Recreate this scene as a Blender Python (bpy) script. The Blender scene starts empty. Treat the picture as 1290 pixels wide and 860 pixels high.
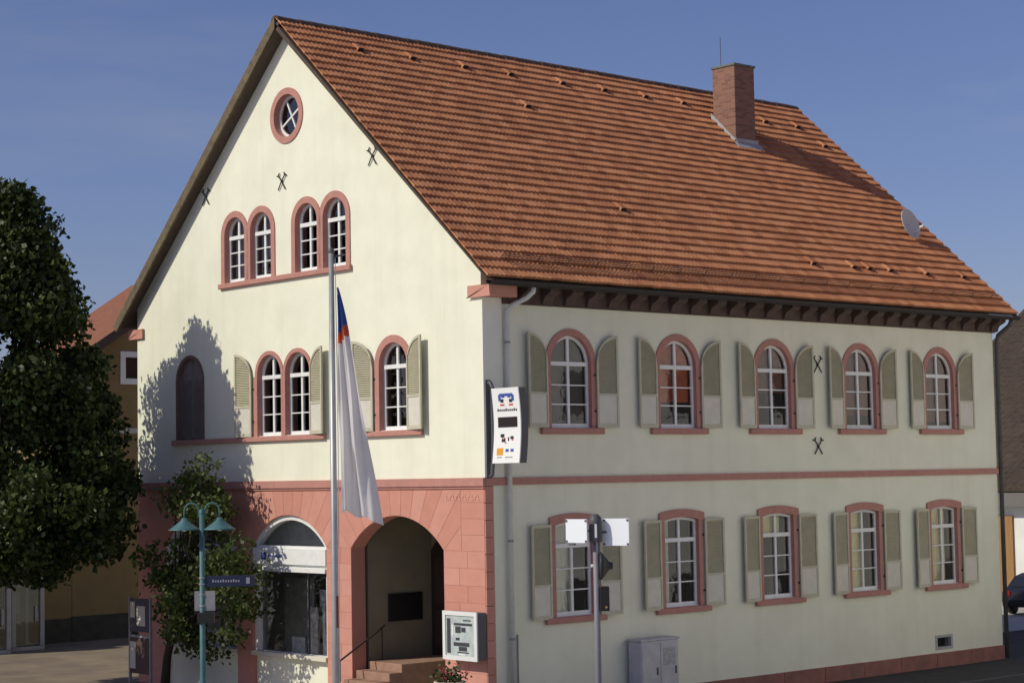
import bpy, bmesh, math, random
import numpy as np
from mathutils import Vector, Matrix
from mathutils.geometry import tessellate_polygon
random.seed(7); RNG = np.random.default_rng(7)
PI = math.pi; R = math.radians
scn = bpy.context.scene
COL = scn.collection

# ------------------------------------------------------------------ camera, sky, sun, exposure
cam_d = bpy.data.cameras.new('camera'); cam = bpy.data.objects.new('camera', cam_d); COL.objects.link(cam)
cam_d.sensor_width = 36.0; cam_d.lens = 67.63; cam_d.clip_start = 0.5; cam_d.clip_end = 3000
rt = Vector((0.74867455, -0.66269837, -0.01781236)); up = Vector((-0.03214135, -0.06312227, 0.9974881)); fw = Vector((0.6621581, 0.74622144, 0.06855806))
M = Matrix(((rt.x, up.x, -fw.x, -26.982), (rt.y, up.y, -fw.y, -31.393), (rt.z, up.z, -fw.z, 5.370), (0, 0, 0, 1)))
cam.matrix_world = M
scn.camera = cam

SUN = Vector((0.95, -0.33, -0.775)).normalized()       # the way the light travels
elev = math.asin(-SUN.z); azim = math.atan2(-SUN.x, -SUN.y)
world = bpy.data.worlds.new('World'); scn.world = world; world.use_nodes = True
wn = world.node_tree; wn.nodes.clear()
sky = wn.nodes.new('ShaderNodeTexSky'); sky.sky_type = 'NISHITA'; sky.sun_disc = False
sky.sun_elevation = elev; sky.sun_rotation = azim; sky.altitude = 200; sky.air_density = 1.0; sky.dust_density = 1.0; sky.ozone_density = 6.0
bgn = wn.nodes.new('ShaderNodeBackground'); bgn.inputs['Strength'].default_value = 0.085
won = wn.nodes.new('ShaderNodeOutputWorld')
tcw = wn.nodes.new('ShaderNodeTexCoord'); mpw = wn.nodes.new('ShaderNodeMapping'); mpw.inputs['Scale'].default_value = (1.2, 1.2, 7.0)
nzw = wn.nodes.new('ShaderNodeTexNoise'); nzw.inputs['Scale'].default_value = 2.2; nzw.inputs['Detail'].default_value = 6; nzw.inputs['Roughness'].default_value = 0.62
rpw = wn.nodes.new('ShaderNodeMapRange'); rpw.inputs[1].default_value = 0.50; rpw.inputs[2].default_value = 0.80; rpw.inputs[3].default_value = 0.0; rpw.inputs[4].default_value = 0.30
mxw = wn.nodes.new('ShaderNodeMixRGB'); mxw.inputs[2].default_value = (3.6, 3.7, 4.4, 1)
L = wn.links.new
L(tcw.outputs['Generated'], mpw.inputs[0]); L(mpw.outputs[0], nzw.inputs['Vector']); L(nzw.outputs['Fac'], rpw.inputs[0])
wbn = wn.nodes.new('ShaderNodeMixRGB'); wbn.blend_type = 'MULTIPLY'; wbn.inputs[0].default_value = 1.0; wbn.inputs[2].default_value = (0.97, 0.80, 0.91, 1)   # white balance of the whole sky
L(rpw.outputs[0], mxw.inputs[0]); L(sky.outputs[0], wbn.inputs[1]); L(wbn.outputs[0], mxw.inputs[1]); L(mxw.outputs[0], bgn.inputs['Color']); L(bgn.outputs[0], won.inputs[0])

sun_d = bpy.data.lights.new('sun', 'SUN'); sun_d.energy = 2.9; sun_d.angle = R(0.5); sun_d.color = (1.0, 0.95, 0.79)
sun = bpy.data.objects.new('sun', sun_d); COL.objects.link(sun); sun.rotation_euler = SUN.to_track_quat('-Z', 'Y').to_euler()
sun.location = (-40, 20, 40)
scn.view_settings.view_transform = 'Standard'; scn.view_settings.look = 'None'; scn.view_settings.exposure = 0.17; scn.view_settings.gamma = 1.0

# ------------------------------------------------------------------ materials
MATS = {}
def mat(name, col, rough=0.8, col2=None, scale=3.0, detail=4.0, lo=0.35, hi=0.65, bump=0.0, bscale=60.0, metal=0.0, spec=0.3, col3=None, scale3=0.6, amt3=0.5, stretch=None, streak=None, island=0.0):
    if name in MATS: return MATS[name]
    m = bpy.data.materials.new(name); m.use_nodes = True; nt = m.node_tree; b = nt.nodes['Principled BSDF']
    b.inputs['Base Color'].default_value = (*col, 1); b.inputs['Roughness'].default_value = rough; b.inputs['Metallic'].default_value = metal
    b.inputs['Specular IOR Level'].default_value = spec
    geo = nt.nodes.new('ShaderNodeNewGeometry'); src = geo.outputs['Position']
    if stretch:
        mp = nt.nodes.new('ShaderNodeMapping'); mp.inputs['Scale'].default_value = stretch; nt.links.new(src, mp.inputs[0]); src = mp.outputs[0]
    out = None
    def nz(s, d):
        n = nt.nodes.new('ShaderNodeTexNoise'); n.inputs['Scale'].default_value = s; n.inputs['Detail'].default_value = d; n.inputs['Roughness'].default_value = 0.6
        nt.links.new(src, n.inputs['Vector']); return n
    if col2:
        n = nz(scale, detail); r = nt.nodes.new('ShaderNodeMapRange'); r.inputs[1].default_value = lo; r.inputs[2].default_value = hi
        mx = nt.nodes.new('ShaderNodeMixRGB'); mx.inputs[1].default_value = (*col, 1); mx.inputs[2].default_value = (*col2, 1)
        nt.links.new(n.outputs['Fac'], r.inputs[0]); nt.links.new(r.outputs[0], mx.inputs[0]); out = mx.outputs[0]
    if col3:
        n = nz(scale3, 5); r = nt.nodes.new('ShaderNodeMapRange'); r.inputs[1].default_value = 0.45; r.inputs[2].default_value = 0.75; r.inputs[4].default_value = amt3
        mx = nt.nodes.new('ShaderNodeMixRGB'); mx.inputs[2].default_value = (*col3, 1)
        if out: nt.links.new(out, mx.inputs[1])
        else: mx.inputs[1].default_value = (*col, 1)
        nt.links.new(n.outputs['Fac'], r.inputs[0]); nt.links.new(r.outputs[0], mx.inputs[0]); out = mx.outputs[0]
    if streak:   # rain streaks running down the render
        mp = nt.nodes.new('ShaderNodeMapping'); mp.inputs['Scale'].default_value = (2.6, 2.6, 0.16); nt.links.new(geo.outputs['Position'], mp.inputs[0])
        n = nt.nodes.new('ShaderNodeTexNoise'); n.inputs['Scale'].default_value = 1.0; n.inputs['Detail'].default_value = 6; n.inputs['Roughness'].default_value = 0.65; nt.links.new(mp.outputs[0], n.inputs['Vector'])
        r = nt.nodes.new('ShaderNodeMapRange'); r.inputs[1].default_value = 0.50; r.inputs[2].default_value = 0.80; r.inputs[4].default_value = 0.30
        mx = nt.nodes.new('ShaderNodeMixRGB'); mx.inputs[2].default_value = (*streak, 1); nt.links.new(out, mx.inputs[1]); nt.links.new(n.outputs['Fac'], r.inputs[0]); nt.links.new(r.outputs[0], mx.inputs[0]); out = mx.outputs[0]
    if island:   # every block a little different
        oi = nt.nodes.new('ShaderNodeObjectInfo'); hv = nt.nodes.new('ShaderNodeHueSaturation'); r = nt.nodes.new('ShaderNodeMapRange'); r.inputs[3].default_value = 1-island; r.inputs[4].default_value = 1+island
        nt.links.new(oi.outputs['Random'], r.inputs[0]); nt.links.new(r.outputs[0], hv.inputs['Value'])
        r = nt.nodes.new('ShaderNodeMapRange'); r.inputs[3].default_value = 1+island*.8; r.inputs[4].default_value = 1-island*.8; nt.links.new(oi.outputs['Random'], r.inputs[0]); nt.links.new(r.outputs[0], hv.inputs['Saturation'])
        nt.links.new(out, hv.inputs['Color']); out = hv.outputs[0]
    if out: nt.links.new(out, b.inputs['Base Color'])
    if bump > 0:
        n = nz(bscale, 5); bp = nt.nodes.new('ShaderNodeBump'); bp.inputs['Strength'].default_value = bump; bp.inputs['Distance'].default_value = 0.02
        nt.links.new(n.outputs['Fac'], bp.inputs['Height']); nt.links.new(bp.outputs[0], b.inputs['Normal'])
    MATS[name] = m; return m

def glass_mat(name, tint, refl, rough=0.01):
    m = bpy.data.materials.new(name); m.use_nodes = True; nt = m.node_tree; nt.nodes.clear()
    o = nt.nodes.new('ShaderNodeOutputMaterial'); mx = nt.nodes.new('ShaderNodeMixShader'); t = nt.nodes.new('ShaderNodeBsdfTransparent'); g = nt.nodes.new('ShaderNodeBsdfGlossy')
    t.inputs[0].default_value = (*tint, 1); g.inputs['Roughness'].default_value = rough
    f = nt.nodes.new('ShaderNodeFresnel'); f.inputs[0].default_value = 1.5
    a = nt.nodes.new('ShaderNodeMath'); a.operation = 'MULTIPLY'; a.inputs[1].default_value = refl; nt.links.new(f.outputs[0], a.inputs[0])
    geo = nt.nodes.new('ShaderNodeNewGeometry'); n = nt.nodes.new('ShaderNodeTexNoise'); n.inputs['Scale'].default_value = 2.5
    bp = nt.nodes.new('ShaderNodeBump'); bp.inputs['Strength'].default_value = 0.12; bp.inputs['Distance'].default_value = 0.02
    nt.links.new(geo.outputs['Position'], n.inputs['Vector']); nt.links.new(n.outputs['Fac'], bp.inputs['Height']); nt.links.new(bp.outputs[0], g.inputs['Normal'])
    nt.links.new(a.outputs[0], mx.inputs[0]); nt.links.new(t.outputs[0], mx.inputs[1]); nt.links.new(g.outputs[0], mx.inputs[2]); nt.links.new(mx.outputs[0], o.inputs[0])
    MATS[name] = m; return m

def tile_mat(name, base, w, x0, dz, z0, dark):
    m = bpy.data.materials.new(name); m.use_nodes = True; nt = m.node_tree; b = nt.nodes['Principled BSDF']; K = nt.links.new
    b.inputs['Roughness'].default_value = 0.85; b.inputs['Specular IOR Level'].default_value = 0.25
    geo = nt.nodes.new('ShaderNodeNewGeometry'); sp = nt.nodes.new('ShaderNodeSeparateXYZ'); K(geo.outputs['Position'], sp.inputs[0])
    def cell(sock, off, size):
        a = nt.nodes.new('ShaderNodeMath'); a.operation = 'SUBTRACT'; a.inputs[1].default_value = off; K(sock, a.inputs[0])
        d = nt.nodes.new('ShaderNodeMath'); d.operation = 'DIVIDE'; d.inputs[1].default_value = size; K(a.outputs[0], d.inputs[0])
        f = nt.nodes.new('ShaderNodeMath'); f.operation = 'FLOOR'; K(d.outputs[0], f.inputs[0]); return f.outputs[0]
    cb = nt.nodes.new('ShaderNodeCombineXYZ'); K(cell(sp.outputs[0], x0, w), cb.inputs[0]); K(cell(sp.outputs[2], z0, dz), cb.inputs[1])
    wnz = nt.nodes.new('ShaderNodeTexWhiteNoise'); wnz.noise_dimensions = '2D'; K(cb.outputs[0], wnz.inputs['Vector'])
    cr = nt.nodes.new('ShaderNodeValToRGB'); e = cr.color_ramp.elements
    e[0].position = 0.0; e[0].color = (base[0]*0.80, base[1]*0.76, base[2]*0.78, 1); e[1].position = 1.0; e[1].color = (base[0]*1.12, base[1]*1.2, base[2]*1.25, 1)
    k = e.new(0.5); k.color = (*base, 1)
    K(wnz.outputs['Value'], cr.inputs[0])
    n = nt.nodes.new('ShaderNodeTexNoise'); n.inputs['Scale'].default_value = 0.8; n.inputs['Detail'].default_value = 7; n.inputs['Roughness'].default_value = 0.7; K(geo.outputs['Position'], n.inputs['Vector'])
    r = nt.nodes.new('ShaderNodeMapRange'); r.inputs[1].default_value = 0.48; r.inputs[2].default_value = 0.75; r.inputs[4].default_value = 0.55; K(n.outputs['Fac'], r.inputs[0])
    mx = nt.nodes.new('ShaderNodeMixRGB'); mx.inputs[2].default_value = (*dark, 1); K(r.outputs[0], mx.inputs[0]); K(cr.outputs[0], mx.inputs[1])
    n2 = nt.nodes.new('ShaderNodeTexNoise'); n2.inputs['Scale'].default_value = 14; n2.inputs['Detail'].default_value = 5; K(geo.outputs['Position'], n2.inputs['Vector'])
    r2 = nt.nodes.new('ShaderNodeMapRange'); r2.inputs[1].default_value = 0.55; r2.inputs[2].default_value = 0.8; r2.inputs[4].default_value = 0.38; K(n2.outputs['Fac'], r2.inputs[0])
    mx2 = nt.nodes.new('ShaderNodeMixRGB'); mx2.inputs[2].default_value = (0.10, 0.085, 0.06, 1); K(r2.outputs[0], mx2.inputs[0]); K(mx.outputs[0], mx2.inputs[1])
    K(mx2.outputs[0], b.inputs['Base Color'])
    bp = nt.nodes.new('ShaderNodeBump'); bp.inputs['Strength'].default_value = 0.3; bp.inputs['Distance'].default_value = 0.01; K(n2.outputs['Fac'], bp.inputs['Height']); K(bp.outputs[0], b.inputs['Normal'])
    MATS[name] = m; return m

CREAM = mat('cream_stucco', (0.83, 0.825, 0.67), 0.9, (0.79, 0.785, 0.635), 1.3, bump=0.35, bscale=45, col3=(0.62, 0.60, 0.47), scale3=0.7, amt3=0.32, streak=(0.60, 0.57, 0.43))
PINK = mat('pink_sandstone', (0.585, 0.275, 0.212), 0.85, (0.54, 0.25, 0.19), 2.5, bump=0.35, bscale=30, col3=(0.48, 0.24, 0.19), scale3=0.9, amt3=0.35, island=0.045)
JOINT = mat('stone_joint', (0.55, 0.255, 0.195), 0.9)
SURR = mat('red_sandstone', (0.50, 0.245, 0.20), 0.85, (0.44, 0.21, 0.175), 6, bump=0.3, bscale=40, col3=(0.38, 0.20, 0.165), scale3=1.2, amt3=0.4)
PLINTH = mat('plinth_sandstone', (0.34, 0.15, 0.12), 0.9, (0.26, 0.12, 0.10), 4, bump=0.4, bscale=30, col3=(0.16, 0.11, 0.09), scale3=1.5, amt3=0.6)
WHITE = mat('white_paint', (0.80, 0.80, 0.78), 0.45, (0.72, 0.72, 0.70), 5)
LEAFF = mat('shutter_frame_paint', (0.56, 0.53, 0.40), 0.6, (0.50, 0.47, 0.355), 5, col3=(0.42, 0.395, 0.30), scale3=2, amt3=0.4)
LOUV = mat('shutter_louvre_paint', (0.49, 0.455, 0.32), 0.6, (0.43, 0.40, 0.28), 5)
LPAN = mat('shutter_panel_paint', (0.68, 0.645, 0.55), 0.6, (0.61, 0.58, 0.50), 4)
SHUT = mat('closed_shutter_wood', (0.22, 0.185, 0.165), 0.7, (0.17, 0.145, 0.13), 5)
GLASS = glass_mat('window_glass', (0.92, 0.94, 0.92), 2.0)
SHOPG = glass_mat('shop_glass', (0.97, 0.98, 0.97), 2.0, 0.005)
TILE = tile_mat('clay_tile', (0.455, 0.19, 0.09), 0.265, -0.36, 0.328*0.6707, 9.566, (0.28, 0.12, 0.06))
RIDGE = mat('ridge_clay', (0.13, 0.075, 0.055), 0.85, (0.085, 0.06, 0.05), 6, bump=0.3, bscale=20)
BARGE = mat('barge_wood', (0.16, 0.12, 0.075), 0.85, (0.10, 0.08, 0.055), 8, bump=0.4, bscale=25, col3=(0.20, 0.17, 0.08), scale3=2.5, amt3=0.7)
SOFF = mat('soffit_wood', (0.10, 0.07, 0.055), 0.85, (0.075, 0.055, 0.045), 8)
CORN = mat('cornice_stone', (0.115, 0.075, 0.06), 0.85, (0.085, 0.058, 0.05), 5, bump=0.3, bscale=30)
ZINC = mat('zinc', (0.30, 0.31, 0.32), 0.5, (0.24, 0.25, 0.26), 6, metal=0.3)
PIPE = mat('painted_downpipe', (0.66, 0.67, 0.62), 0.5, (0.58, 0.59, 0.56), 4)
DPIPE = mat('dark_downpipe', (0.10, 0.095, 0.09), 0.6, (0.08, 0.075, 0.07), 4)
IRON = mat('black_iron', (0.035, 0.032, 0.03), 0.6)
BRICK = mat('chimney_brick', (0.27, 0.135, 0.095), 0.9)
def brick_nodes(m):
    nt = m.node_tree; b = nt.nodes['Principled BSDF']; K = nt.links.new; geo = nt.nodes.new('ShaderNodeNewGeometry'); sp = nt.nodes.new('ShaderNodeSeparateXYZ'); K(geo.outputs['Position'], sp.inputs[0])
    a = nt.nodes.new('ShaderNodeMath'); K(sp.outputs[0], a.inputs[0]); K(sp.outputs[1], a.inputs[1]); cb = nt.nodes.new('ShaderNodeCombineXYZ'); K(a.outputs[0], cb.inputs[0]); K(sp.outputs[2], cb.inputs[1])
    br = nt.nodes.new('ShaderNodeTexBrick'); K(cb.outputs[0], br.inputs['Vector']); br.inputs['Scale'].default_value = 1.0; br.inputs['Brick Width'].default_value = 0.25; br.inputs['Row Height'].default_value = 0.077; br.inputs['Mortar Size'].default_value = 0.007; br.inputs['Bias'].default_value = 0.0
    br.inputs['Color1'].default_value = (0.30, 0.145, 0.10, 1); br.inputs['Color2'].default_value = (0.20, 0.095, 0.07, 1); br.inputs['Mortar'].default_value = (0.25, 0.19, 0.15, 1); K(br.outputs['Color'], b.inputs['Base Color'])
    bp = nt.nodes.new('ShaderNodeBump'); bp.inputs['Strength'].default_value = 0.5; bp.inputs['Distance'].default_value = 0.01; bp.invert = True; K(br.outputs['Fac'], bp.inputs['Height']); K(bp.outputs[0], b.inputs['Normal'])
brick_nodes(BRICK)
LEAD = mat('lead_flashing', (0.42, 0.42, 0.42), 0.55, (0.34, 0.34, 0.34), 7)
DARK = mat('dark_interior', (0.10, 0.09, 0.08), 0.9)
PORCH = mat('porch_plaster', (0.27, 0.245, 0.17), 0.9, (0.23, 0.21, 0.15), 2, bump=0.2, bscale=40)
STEP = mat('step_sandstone', (0.36, 0.22, 0.15), 0.85, (0.29, 0.17, 0.12), 5, bump=0.3, bscale=25)
BLACK = mat('black_paint', (0.02, 0.02, 0.02), 0.4)
GREY = mat('grey_metal', (0.33, 0.33, 0.35), 0.5, (0.27, 0.27, 0.29), 4)
DGREY = mat('dark_grey_metal', (0.10, 0.10, 0.11), 0.5)
TEAL = mat('teal_enamel', (0.075, 0.17, 0.18), 0.5, (0.055, 0.13, 0.14), 5)
ASPH = mat('asphalt', (0.052, 0.050, 0.050), 0.9, (0.038, 0.037, 0.037), 1.2, bump=0.4, bscale=70, col3=(0.075, 0.072, 0.068), scale3=0.25, amt3=0.5)
PAVE = mat('sandy_paving', (0.27, 0.215, 0.15), 0.9, (0.20, 0.16, 0.115), 0.7, bump=0.3, bscale=30, col3=(0.13, 0.105, 0.08), scale3=0.35, amt3=0.5)
WALK = mat('pavement_asphalt', (0.06, 0.056, 0.053), 0.9, (0.045, 0.043, 0.041), 1.5, bump=0.4, bscale=60)
KERB = mat('kerb_granite', (0.12, 0.115, 0.11), 0.85, (0.09, 0.088, 0.085), 9)
OCHRE = mat('ochre_render', (0.27, 0.195, 0.085), 0.9, (0.23, 0.165, 0.075), 1.5, bump=0.2, bscale=40, col3=(0.17, 0.125, 0.06), scale3=0.5, amt3=0.4)
DPLINTH = mat('dark_plinth', (0.07, 0.065, 0.05), 0.9, (0.05, 0.045, 0.04), 3)
REDROOF = mat('red_roof_clay', (0.27, 0.11, 0.065), 0.85, (0.21, 0.085, 0.05), 6, bump=0.5, bscale=12)
BROWNROOF = mat('brown_roof_clay', (0.085, 0.06, 0.045), 0.9, (0.05, 0.038, 0.03), 5, bump=0.6, bscale=9, col3=(0.11, 0.08, 0.06), scale3=0.6, amt3=0.6)
BARK = mat('bark', (0.055, 0.04, 0.03), 0.95, (0.035, 0.027, 0.02), 12, bump=0.6, bscale=20)
def leaf_mat(name, c1, c2, tr):
    m = bpy.data.materials.new(name); m.use_nodes = True; nt = m.node_tree; b = nt.nodes['Principled BSDF']
    geo = nt.nodes.new('ShaderNodeNewGeometry'); mx = nt.nodes.new('ShaderNodeMixRGB'); mx.inputs[1].default_value = (*c1, 1); mx.inputs[2].default_value = (*c2, 1)
    nt.links.new(geo.outputs['Random Per Island'], mx.inputs[0]); nt.links.new(mx.outputs[0], b.inputs['Base Color']); b.inputs['Roughness'].default_value = 0.5; b.inputs['Specular IOR Level'].default_value = 0.3
    t = nt.nodes.new('ShaderNodeBsdfTranslucent'); nt.links.new(mx.outputs[0], t.inputs[0]); ms = nt.nodes.new('ShaderNodeMixShader'); ms.inputs[0].default_value = tr
    o = nt.nodes['Material Output']; nt.links.new(b.outputs[0], ms.inputs[1]); nt.links.new(t.outputs[0], ms.inputs[2]); nt.links.new(ms.outputs[0], o.inputs[0]); MATS[name] = m; return m
LEAF1 = leaf_mat('dark_lime_leaf', (0.014, 0.026, 0.006), (0.065, 0.095, 0.020), 0.22)
LEAF2 = leaf_mat('maple_leaf', (0.04, 0.068, 0.015), (0.09, 0.12, 0.03), 0.28)
LEAFP = leaf_mat('planter_leaf', (0.03, 0.06, 0.015), (0.06, 0.10, 0.03), 0.2)
FLOWER = leaf_mat('red_petal', (0.45, 0.06, 0.07), (0.55, 0.16, 0.18), 0.2)

# ------------------------------------------------------------------ mesh helpers
class MB:
    def __init__(s): s.v = []; s.f = []; s.mi = []; s.cur = 0
    def add(s, vs, fs):
        o = len(s.v); s.v += [tuple(p) for p in vs]; s.f += [tuple(i + o for i in f) for f in fs]; s.mi += [s.cur]*len(fs); return s
    def box(s, x0, x1, y0, y1, z0, z1):
        return s.add([(x0,y0,z0),(x1,y0,z0),(x1,y1,z0),(x0,y1,z0),(x0,y0,z1),(x1,y0,z1),(x1,y1,z1),(x0,y1,z1)],
                     [(0,3,2,1),(4,5,6,7),(0,1,5,4),(1,2,6,5),(2,3,7,6),(3,0,4,7)])
    def prism(s, loops, c0, c1, mp=None):
        """polygon loops (outer, holes) in (a, b), extruded from c0 to c1; default: facade frame, c outward"""
        mp = mp or (lambda a, b, c: (a, -c, b))
        pts = [p for l in loops for p in l]; n = len(pts)
        tris = tessellate_polygon([[Vector((p[0], p[1], 0)) for p in l] for l in loops])
        vs = [mp(p[0], p[1], c0) for p in pts] + [mp(p[0], p[1], c1) for p in pts]
        fs = [tuple(t) for t in tris] + [tuple(i + n for i in reversed(t)) for t in tris]
        o = 0
        for l in loops:
            k = len(l)
            fs += [(o+i, o+(i+1) % k, n+o+(i+1) % k, n+o+i) for i in range(k)]; o += k
        return s.add(vs, fs)
    def tube(s, pts, r, n=10, cap=True):
        pts = [Vector(p) for p in pts]; rs = r if isinstance(r, (list, tuple)) else [r]*len(pts); rings = []; prev = None
        for i, p in enumerate(pts):
            d = (pts[min(i+1, len(pts)-1)] - pts[max(i-1, 0)]).normalized()
            a = d.orthogonal() if prev is None else (prev - d*prev.dot(d))
            a.normalize(); prev = a; b = d.cross(a)
            rings.append([p + (a*math.cos(2*PI*k/n) + b*math.sin(2*PI*k/n))*rs[i] for k in range(n)])
        vs = [q for g in rings for q in g]; fs = []
        for i in range(len(pts)-1):
            for k in range(n): fs.append((i*n+k, i*n+(k+1) % n, (i+1)*n+(k+1) % n, (i+1)*n+k))
        if cap: fs.append(tuple(reversed(range(n)))); fs.append(tuple(range((len(pts)-1)*n, len(pts)*n)))
        return s.add(vs, fs)
    def lathe(s, prof, c=(0,0,0), n=20, mtx=None):
        vs = []; fs = []
        for (r, z) in prof:
            for k in range(n):
                p = Vector((r*math.cos(2*PI*k/n), r*math.sin(2*PI*k/n), z))
                if mtx: p = mtx @ p
                vs.append((p.x+c[0], p.y+c[1], p.z+c[2]))
        for i in range(len(prof)-1):
            for k in range(n): fs.append((i*n+k, i*n+(k+1) % n, (i+1)*n+(k+1) % n, (i+1)*n+k))
        return s.add(vs, fs)
    def mesh(s, name, mats, smooth=False, fix=True, bevel=0):
        me = bpy.data.meshes.new(name); me.from_pydata(s.v, [], s.f)
        for m in (mats if isinstance(mats, (list, tuple)) else [mats]): me.materials.append(m)
        me.polygons.foreach_set('material_index', s.mi)
        if fix or bevel:
            bm = bmesh.new(); bm.from_mesh(me)
            if bevel: bmesh.ops.bevel(bm, geom=list(bm.edges), offset=bevel, segments=1, affect='EDGES')
            bmesh.ops.recalc_face_normals(bm, faces=bm.faces); bm.to_mesh(me); bm.free()
        if smooth: me.polygons.foreach_set('use_smooth', [True]*len(me.polygons))
        me.update(); return me
    def build(s, name, mats, parent=None, loc=(0,0,0), rz=0, smooth=False, fix=True, bevel=0):
        return link(name, s.mesh(name, mats, smooth, fix, bevel), parent, loc, rz)
def link(name, me, parent=None, loc=(0,0,0), rz=0):
    o = bpy.data.objects.new(name, me); COL.objects.link(o); o.location = loc; o.rotation_euler = (0, 0, rz)
    if parent: o.parent = parent
    return o
def thing(name, label, cat, loc=(0,0,0), rz=0, group=None):
    o = bpy.data.objects.new(name, None); COL.objects.link(o); o.location = loc; o.rotation_euler = (0,0,rz); tag(o, label, cat, group); return o
def tag(o, label, cat, group=None):
    o['label'] = label; o['category'] = cat
    if group: o['group'] = group
    return o
def struct(o): o['kind'] = 'structure'; return o
def copy_tree(o, parent, loc, rz):
    c = o.copy(); COL.objects.link(c); c.parent = parent; c.location = loc; c.rotation_euler = (0, 0, rz)
    for ch in o.children:
        d = ch.copy(); COL.objects.link(d); d.parent = c
    return c
GR = -PI/2          # rotation of gable-facade parts: local +x runs to world -Y, outward -y to world -X
def arch_loop(a, hs, rise=None, base=0.0, n=20):
    """closed loop of an arched opening, half width a, springing hs, counter-clockwise"""
    rise = a if rise is None else rise
    Rr = (a*a + rise*rise)/(2*rise); cz = hs + rise - Rr; t = math.asin(min(1, a/Rr))
    if rise > a*0.999: t = PI/2
    return [(-a, base), (a, base)] + [(Rr*math.sin(t - 2*t*i/n), cz + Rr*math.cos(t - 2*t*i/n)) for i in range(n+1)]

# ------------------------------------------------------------------ ground
g = MB(); g.add([(-600,-600,0),(600,-600,0),(600,600,0),(-600,600,0)], [(0,1,2,3)]); struct(g.build('ground', mat('pale_street_paving', (0.45, 0.435, 0.40), 0.9, (0.41, 0.395, 0.365), 0.8, bump=0.3, bscale=30, col3=(0.34, 0.30, 0.24), scale3=0.3, amt3=0.5), fix=False))
g = MB(); g.add([(9,-4.2,0.004),(90,-4.2,0.004),(90,5.0,0.004),(19.3,5.0,0.004),(19.3,-0.05,0.004),(9,-0.05,0.004)], [(0,1,2,3,4,5)]); struct(g.build('road', ASPH, fix=False))
g = MB(); g.add([(-40,6,0.004),(-0.02,6,0.004),(-0.02,14.6,0.004),(9,14.6,0.004),(9,27.28,0.004),(-40,27.28,0.004)], [(0,1,2,3,4,5)]); struct(g.build('plaza_paving', PAVE, fix=False))
g = MB(); g.box(-2.6,60,-2.6,-0.06,-0.05,0.012); struct(g.build('pavement', WALK))
k = struct(MB().box(-2.6,60,-2.75,-2.605,-0.1,0.016).build('kerb', KERB))

# ------------------------------------------------------------------ the corner building
ZB = 5.30; LX = 18.92; WY = 14.34; EAVE = (-0.62, 9.566); SL = Vector((0, 0.7417, 0.6707)); SN = Vector((0, -0.6707, 0.7417)); YR = 7.17
house = thing('corner_building', 'cream stucco two storey house with pink sandstone arcade and steep red tiled roof', 'building')
def rz_at(Y): Y = min(Y, 2*YR - Y); return EAVE[1] + (Y - EAVE[0])*0.9043 - 0.12
def moved(loop, u, v): return [(p[0]+u, p[1]+v) for p in loop]

WU = [2.61, 6.08, 9.53, 12.94, 16.36]
# --- side wall (faces -Y)
UA, UHS, USW = 0.62, 1.45, 0.155
LA, LHS, LRISE = 0.58, 2.02, 0.07
holes = []
for c in WU:
    holes.append(moved(arch_loop(UA+0.10, UHS, base=-0.05), c, 6.37)); holes.append(moved(arch_loop(LA+0.09, LHS+0.06, LRISE, base=-0.05), c, 2.20))
holes.append([(15.85,0.50),(16.55,0.50),(16.55,0.83),(15.85,0.83)])
MB().prism([[(0.402,0.0),(LX,0.0),(LX,9.5),(0.402,9.5)]] + holes, -0.4, 0).build('side_wall', CREAM, house)
# --- gable wall (faces -X), local u = -Y
ATT = [9.53, 8.36, 6.42, 5.27]; TWIN = [8.045, 6.84]; SNG = 3.09; BLD = 11.69
AA, AHS = 0.455, 1.20; TA, THS = 0.515, 1.49
loops = [[(-WY, 5.10), (0, 5.10), (0, rz_at(0)), (-YR, rz_at(YR)), (-WY, rz_at(WY))]]
for y in ATT: loops.append(moved(arch_loop(AA+0.10, AHS, base=-0.05), -y, 10.33))
for y in TWIN + [SNG]: loops.append(moved(arch_loop(TA+0.06 if y in TWIN else TA+0.12, THS, base=-0.05), -y, 6.40))
loops.append(moved(arch_loop(0.64, 1.50, base=-0.05), -BLD, 6.44))
loops.append([(-7.20 + 0.62*math.cos(2*PI*i/32), 14.24 + 0.62*math.sin(2*PI*i/32)) for i in range(32)])
MB().prism(loops, -0.4, 0).build('gable_wall', CREAM, house, rz=GR)
# --- hidden walls and floors that close the box
w = MB(); w.box(LX-0.4, LX-0.003, 0.4, WY-0.4, 0, 9.6); w.box(0.41, LX, WY-0.4, WY, 0, 9.6)
w.prism([[(0.0, 9.55), (WY, 9.55), (YR, rz_at(YR))]], LX-0.35, LX-0.05, lambda a, b, c: (c, a, b)); w.build('rear_wall', CREAM, house)
f = MB(); f.box(0.42, LX-0.42, 0.42, WY-0.42, 4.75, 5.05); f.box(0.42, LX-0.42, 0.42, WY-0.42, 9.35, 9.6); f.box(2.5, LX-.42, 3.2, 3.3, 0.0, 9.3); f.box(4.5, 4.6, .45, 13.9, 5.06, 9.3); f.build('floor_slab', DARK, house)

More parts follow.
